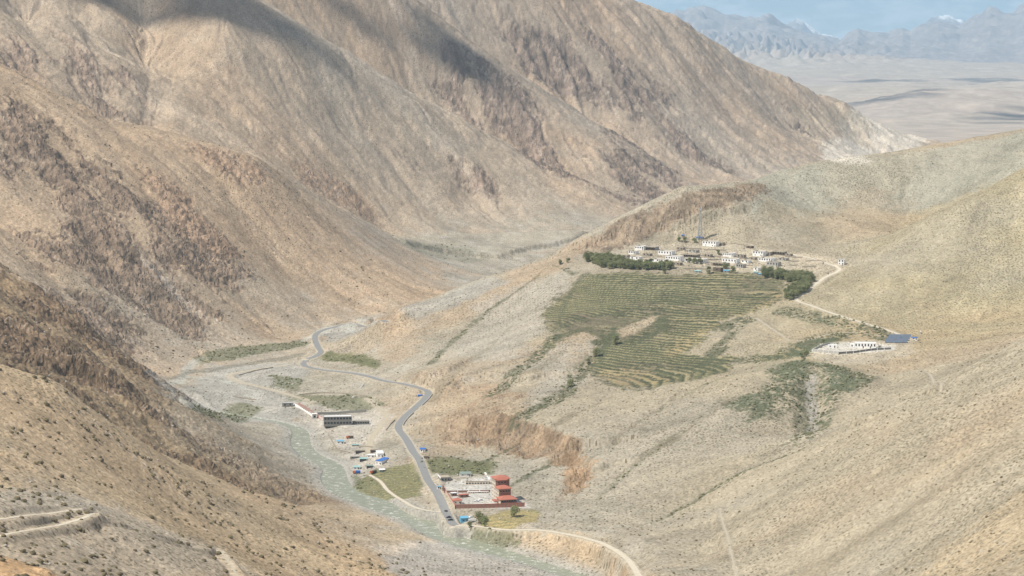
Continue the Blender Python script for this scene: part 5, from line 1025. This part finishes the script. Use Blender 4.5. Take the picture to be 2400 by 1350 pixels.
for i in range(6):
    mk = np.arange(nr) % 6 == i; v = SCM[i][0]; q = SV[rest][mk]; c, s = np.cos(an[mk])[:,None], np.sin(an[mk])[:,None]; r_ = q[:,3][:,None]*1.3
    VA[mk,:,0] = q[:,0][:,None]+(v[:,0]*c-v[:,1]*s)*r_; VA[mk,:,1] = q[:,1][:,None]+(v[:,0]*s+v[:,1]*c)*r_; VA[mk,:,2] = ZC+q[:,2][:,None]+v[:,2]*r_*.85
FAll = (FA[None]+12*np.arange(nr)[:,None,None]).reshape(-1).astype(np.int32)
def tri_mesh(name, VA, FAll, material):
    me = bpy.data.meshes.new(name); me.vertices.add(VA.size//3); me.vertices.foreach_set('co', VA.ravel()); me.loops.add(len(FAll)); me.loops.foreach_set('vertex_index', FAll)
    me.polygons.add(len(FAll)//3); me.polygons.foreach_set('loop_start', np.arange(0, len(FAll), 3, dtype=np.int32)); me.update(calc_edges=True); me.materials.append(material)
    o = bpy.data.objects.new(name, me); C.objects.link(o); return o
o = tri_mesh('scrub', VA, FAll, M_SCRUB); o['kind'] = 'stuff'; tag(o, 'countless small dry shrubs speckling all the slopes', 'scrub')
# green bushes along gullies, ravine and terrace edges (one mass)
gm = np.zeros(X.shape, np.float32)
for p_, w_2, k2 in GL: gm = np.maximum(gm, linemask(p_, w_2*.8, 3, 2)*k2)
for p_ in GP[:4]: gm = np.maximum(gm, polymask(p_, 4, 6)*.55)
for p_ in GPV: gm = np.maximum(gm, polymask(p_, 3, 4)*(.06 if p_[0] == (925,560) else .45))
gm = np.maximum(gm, terr*riser*.22)
pr = area*gm[:-1,:-1]*.055*(np.abs(SS[None,:-1]) < .245)
hm_ = np.argwhere(rs.random(pr.shape) < pr); print('bushes', len(hm_)); nb = len(hm_)
VA = np.zeros((nb, 12, 3), np.float32); yb = YR[hm_[:,0]]+rs.random(nb)*(YR[hm_[:,0]+1]-YR[hm_[:,0]]); xb = (SS[hm_[:,1]]+rs.random(nb)*(SS[1]-SS[0]))*yb; zb = ZF[hm_[:,0], hm_[:,1]]; rb = .5+.9*rs.random(nb)**2
rb *= np.where(terr[hm_[:,0], hm_[:,1]] > .5, .6, 1.0)
for i in range(6):
    mk = np.arange(nb) % 6 == i; v = SCM[i][0]; r_ = rb[mk][:,None]*1.35; VA[mk,:,0] = xb[mk][:,None]+v[:,0]*r_; VA[mk,:,1] = yb[mk][:,None]+v[:,1]*r_; VA[mk,:,2] = ZC+zb[mk][:,None]+v[:,2]*r_
o = tri_mesh('gully_bushes', VA, (FA[None]+12*np.arange(nb)[:,None,None]).reshape(-1).astype(np.int32), M_BUSH); o['kind'] = 'stuff'; tag(o, 'dark green bushes filling the wet gullies and terrace edges', 'bushes')
# loose stones
pr = area*(amp(.008,.003,.004,.001,0,0,.004,.002,.002)[:-1,:-1]+.02*RIV[:-1,:-1])*nearw*clump*(1-RM[:-1,:-1])*(1-terr[:-1,:-1])*(np.abs(SS[None,:-1]) < .245)*(Y[:-1,:-1] > 950); inr = np.zeros(X.shape, bool); 
wi, bd, bi_, _ = segdist(bank, True, 5); inr[wi] = bi_; pr *= ~inr[:-1,:-1]
hm_ = np.argwhere(rs.random(pr.shape) < pr); nb = len(hm_); print('stones', nb); VA = np.zeros((nb, 12, 3), np.float32)
yb = YR[hm_[:,0]]+rs.random(nb)*(YR[hm_[:,0]+1]-YR[hm_[:,0]]); xb = (SS[hm_[:,1]]+rs.random(nb)*(SS[1]-SS[0]))*yb; zb = ZF[hm_[:,0], hm_[:,1]]; rb = .25+.75*rs.random(nb)**3
for i in range(6):
    mk = np.arange(nb) % 6 == i; v = SCM[i][0]; r_ = rb[mk][:,None]*1.2; VA[mk,:,0] = xb[mk][:,None]+v[:,0]*r_; VA[mk,:,1] = yb[mk][:,None]+v[:,1]*r_; VA[mk,:,2] = ZC+zb[mk][:,None]+v[:,2]*r_
o = tri_mesh('loose_stones', VA, (FA[None]+12*np.arange(nb)[:,None,None]).reshape(-1).astype(np.int32), plain('pale_stone', (.46,.43,.385), .95, .25, .3)); o['kind'] = 'stuff'; tag(o, 'countless pale stones strewn over the slopes and gravel', 'stones')
# ------------------------------------------------------------------ fair-weather clouds (above the frame; they shade parts of the slopes)
mc, nc, bc = mat('cloud_white', 1.0); bc.inputs['Base Color'].default_value = (.9,.9,.92,1)
tb = N(nc, 'ShaderNodeBsdfTransparent'); mb_ = N(nc, 'ShaderNodeMixShader'); mb_.inputs[0].default_value = .34; nc.links.new(bc.outputs[0], mb_.inputs[1]); nc.links.new(tb.outputs[0], mb_.inputs[2]); nc.links.new(mb_.outputs[0], nc.nodes['Material Output'].inputs[0])
mc2 = mc.copy(); mc2.name = 'cloud_thin'; [setattr(q.inputs[0], 'default_value', .66) for q in mc2.node_tree.nodes if q.type == 'MIX_SHADER']
def cloud(u, v, rad, label, hgt=1500, st=(1.6,1,.35), seed=1, gpos=None):
    if gpos is None: x, y = hit(u, v, ZF); z = ZC+ground(x, y)
    else: x, y, z = gpos
    t_ = hgt/SUND.z; c = Vector((x, y, z))+SUND*t_; r = random.Random(seed); vs, fs = [], []
    for q in range(9):
        o_ = Vector((r.uniform(-1,1)*rad*st[0]*.8, r.uniform(-1,1)*rad*st[1]*.8, r.uniform(-.3,.3)*rad*st[2])); rr_ = rad*r.uniform(.3,.6); n0 = len(vs); nu, nv_ = 16, 9
        for a in range(nv_):
            for b_ in range(nu):
                th, ph_ = math.pi*a/(nv_-1), 2*math.pi*b_/nu; k_ = 1+.16*math.sin(3*ph_+q)*math.sin(4*th+q)+.10*math.sin(7*ph_+2*q)*math.sin(5*th); vs.append((o_.x+rr_*k_*math.sin(th)*math.cos(ph_)*1.3, o_.y+rr_*k_*math.sin(th)*math.sin(ph_), o_.z+rr_*k_*math.cos(th)*st[2]))
        for a in range(nv_-1):
            for b_ in range(nu): fs.append((n0+a*nu+b_, n0+a*nu+(b_+1) % nu, n0+(a+1)*nu+(b_+1) % nu, n0+(a+1)*nu+b_))
    o = mesh_obj('cloud', vs, fs, mc if gpos is None else mc2, None, True); o.location = c; tag(o, label, 'cloud', 'white clouds above the mountains'); return o
cloud(520, 12, 80, 'cloud over the upper left mountain', 5000, seed=3, st=(1.7,.7,.3)); cloud(640, 62, 48, 'cloud drifting down the left ridge', 5000, seed=12, st=(1.5,.7,.3)); cloud(300, 8, 55, 'small cloud over the far left peak', 5000, seed=4)
cloud(1085, 140, 55, 'small cloud over the rocky middle spur', 5000, seed=5, st=(1.3,1.0,.3)); cloud(830, 40, 34, 'wisp of cloud over the middle ridge', 5000, seed=6, st=(1.2,1,.3)); cloud(730, 105, 34, 'thin cloud over the smooth middle slope', 5000, seed=7, st=(1.8,.6,.3))
def gp(u, Yd): s, t = ray(u, 300); return (s*Yd, Yd, 25.0)
for i, (u, Yd, rad, lb_) in enumerate([(2075,13800,330,'cloud over the near desert hills'),(2090,19500,330,'cloud over the pale desert'),(2350,19500,480,'broad cloud over the right side of the desert'),(2385,12000,300,'cloud over the desert at the right edge')]):
    cloud(0, 0, rad, lb_, 12000, (.9,2.6,.2), 20+i, gp(u, Yd))
# ------------------------------------------------------------------ air
vv = [(x, y, z) for z in (-90, 1150) for y in (-300, 58000) for x in (-17500, 17500)]
hz = mesh_obj('haze', vv, [(0,1,3,2),(4,6,7,5),(0,4,5,1),(2,3,7,6),(0,2,6,4),(1,5,7,3)], bpy.data.materials.new('haze_air'), 'stuff')
import bmesh
bmh = bmesh.new(); bmh.from_mesh(hz.data); bmesh.ops.recalc_face_normals(bmh, faces=bmh.faces); bmh.to_mesh(hz.data); bmh.free()
hm = hz.data.materials[0]; hm.use_nodes = True; hn = hm.node_tree; hn.nodes.clear()
pv = N(hn, 'ShaderNodeVolumePrincipled'); pv.inputs['Color'].default_value = (.50,.75,1.0,1); pv.inputs['Density'].default_value = 2.7e-5; pv.inputs['Anisotropy'].default_value = 0.0
ho = N(hn, 'ShaderNodeOutputMaterial'); hn.links.new(pv.outputs[0], ho.inputs['Volume'])
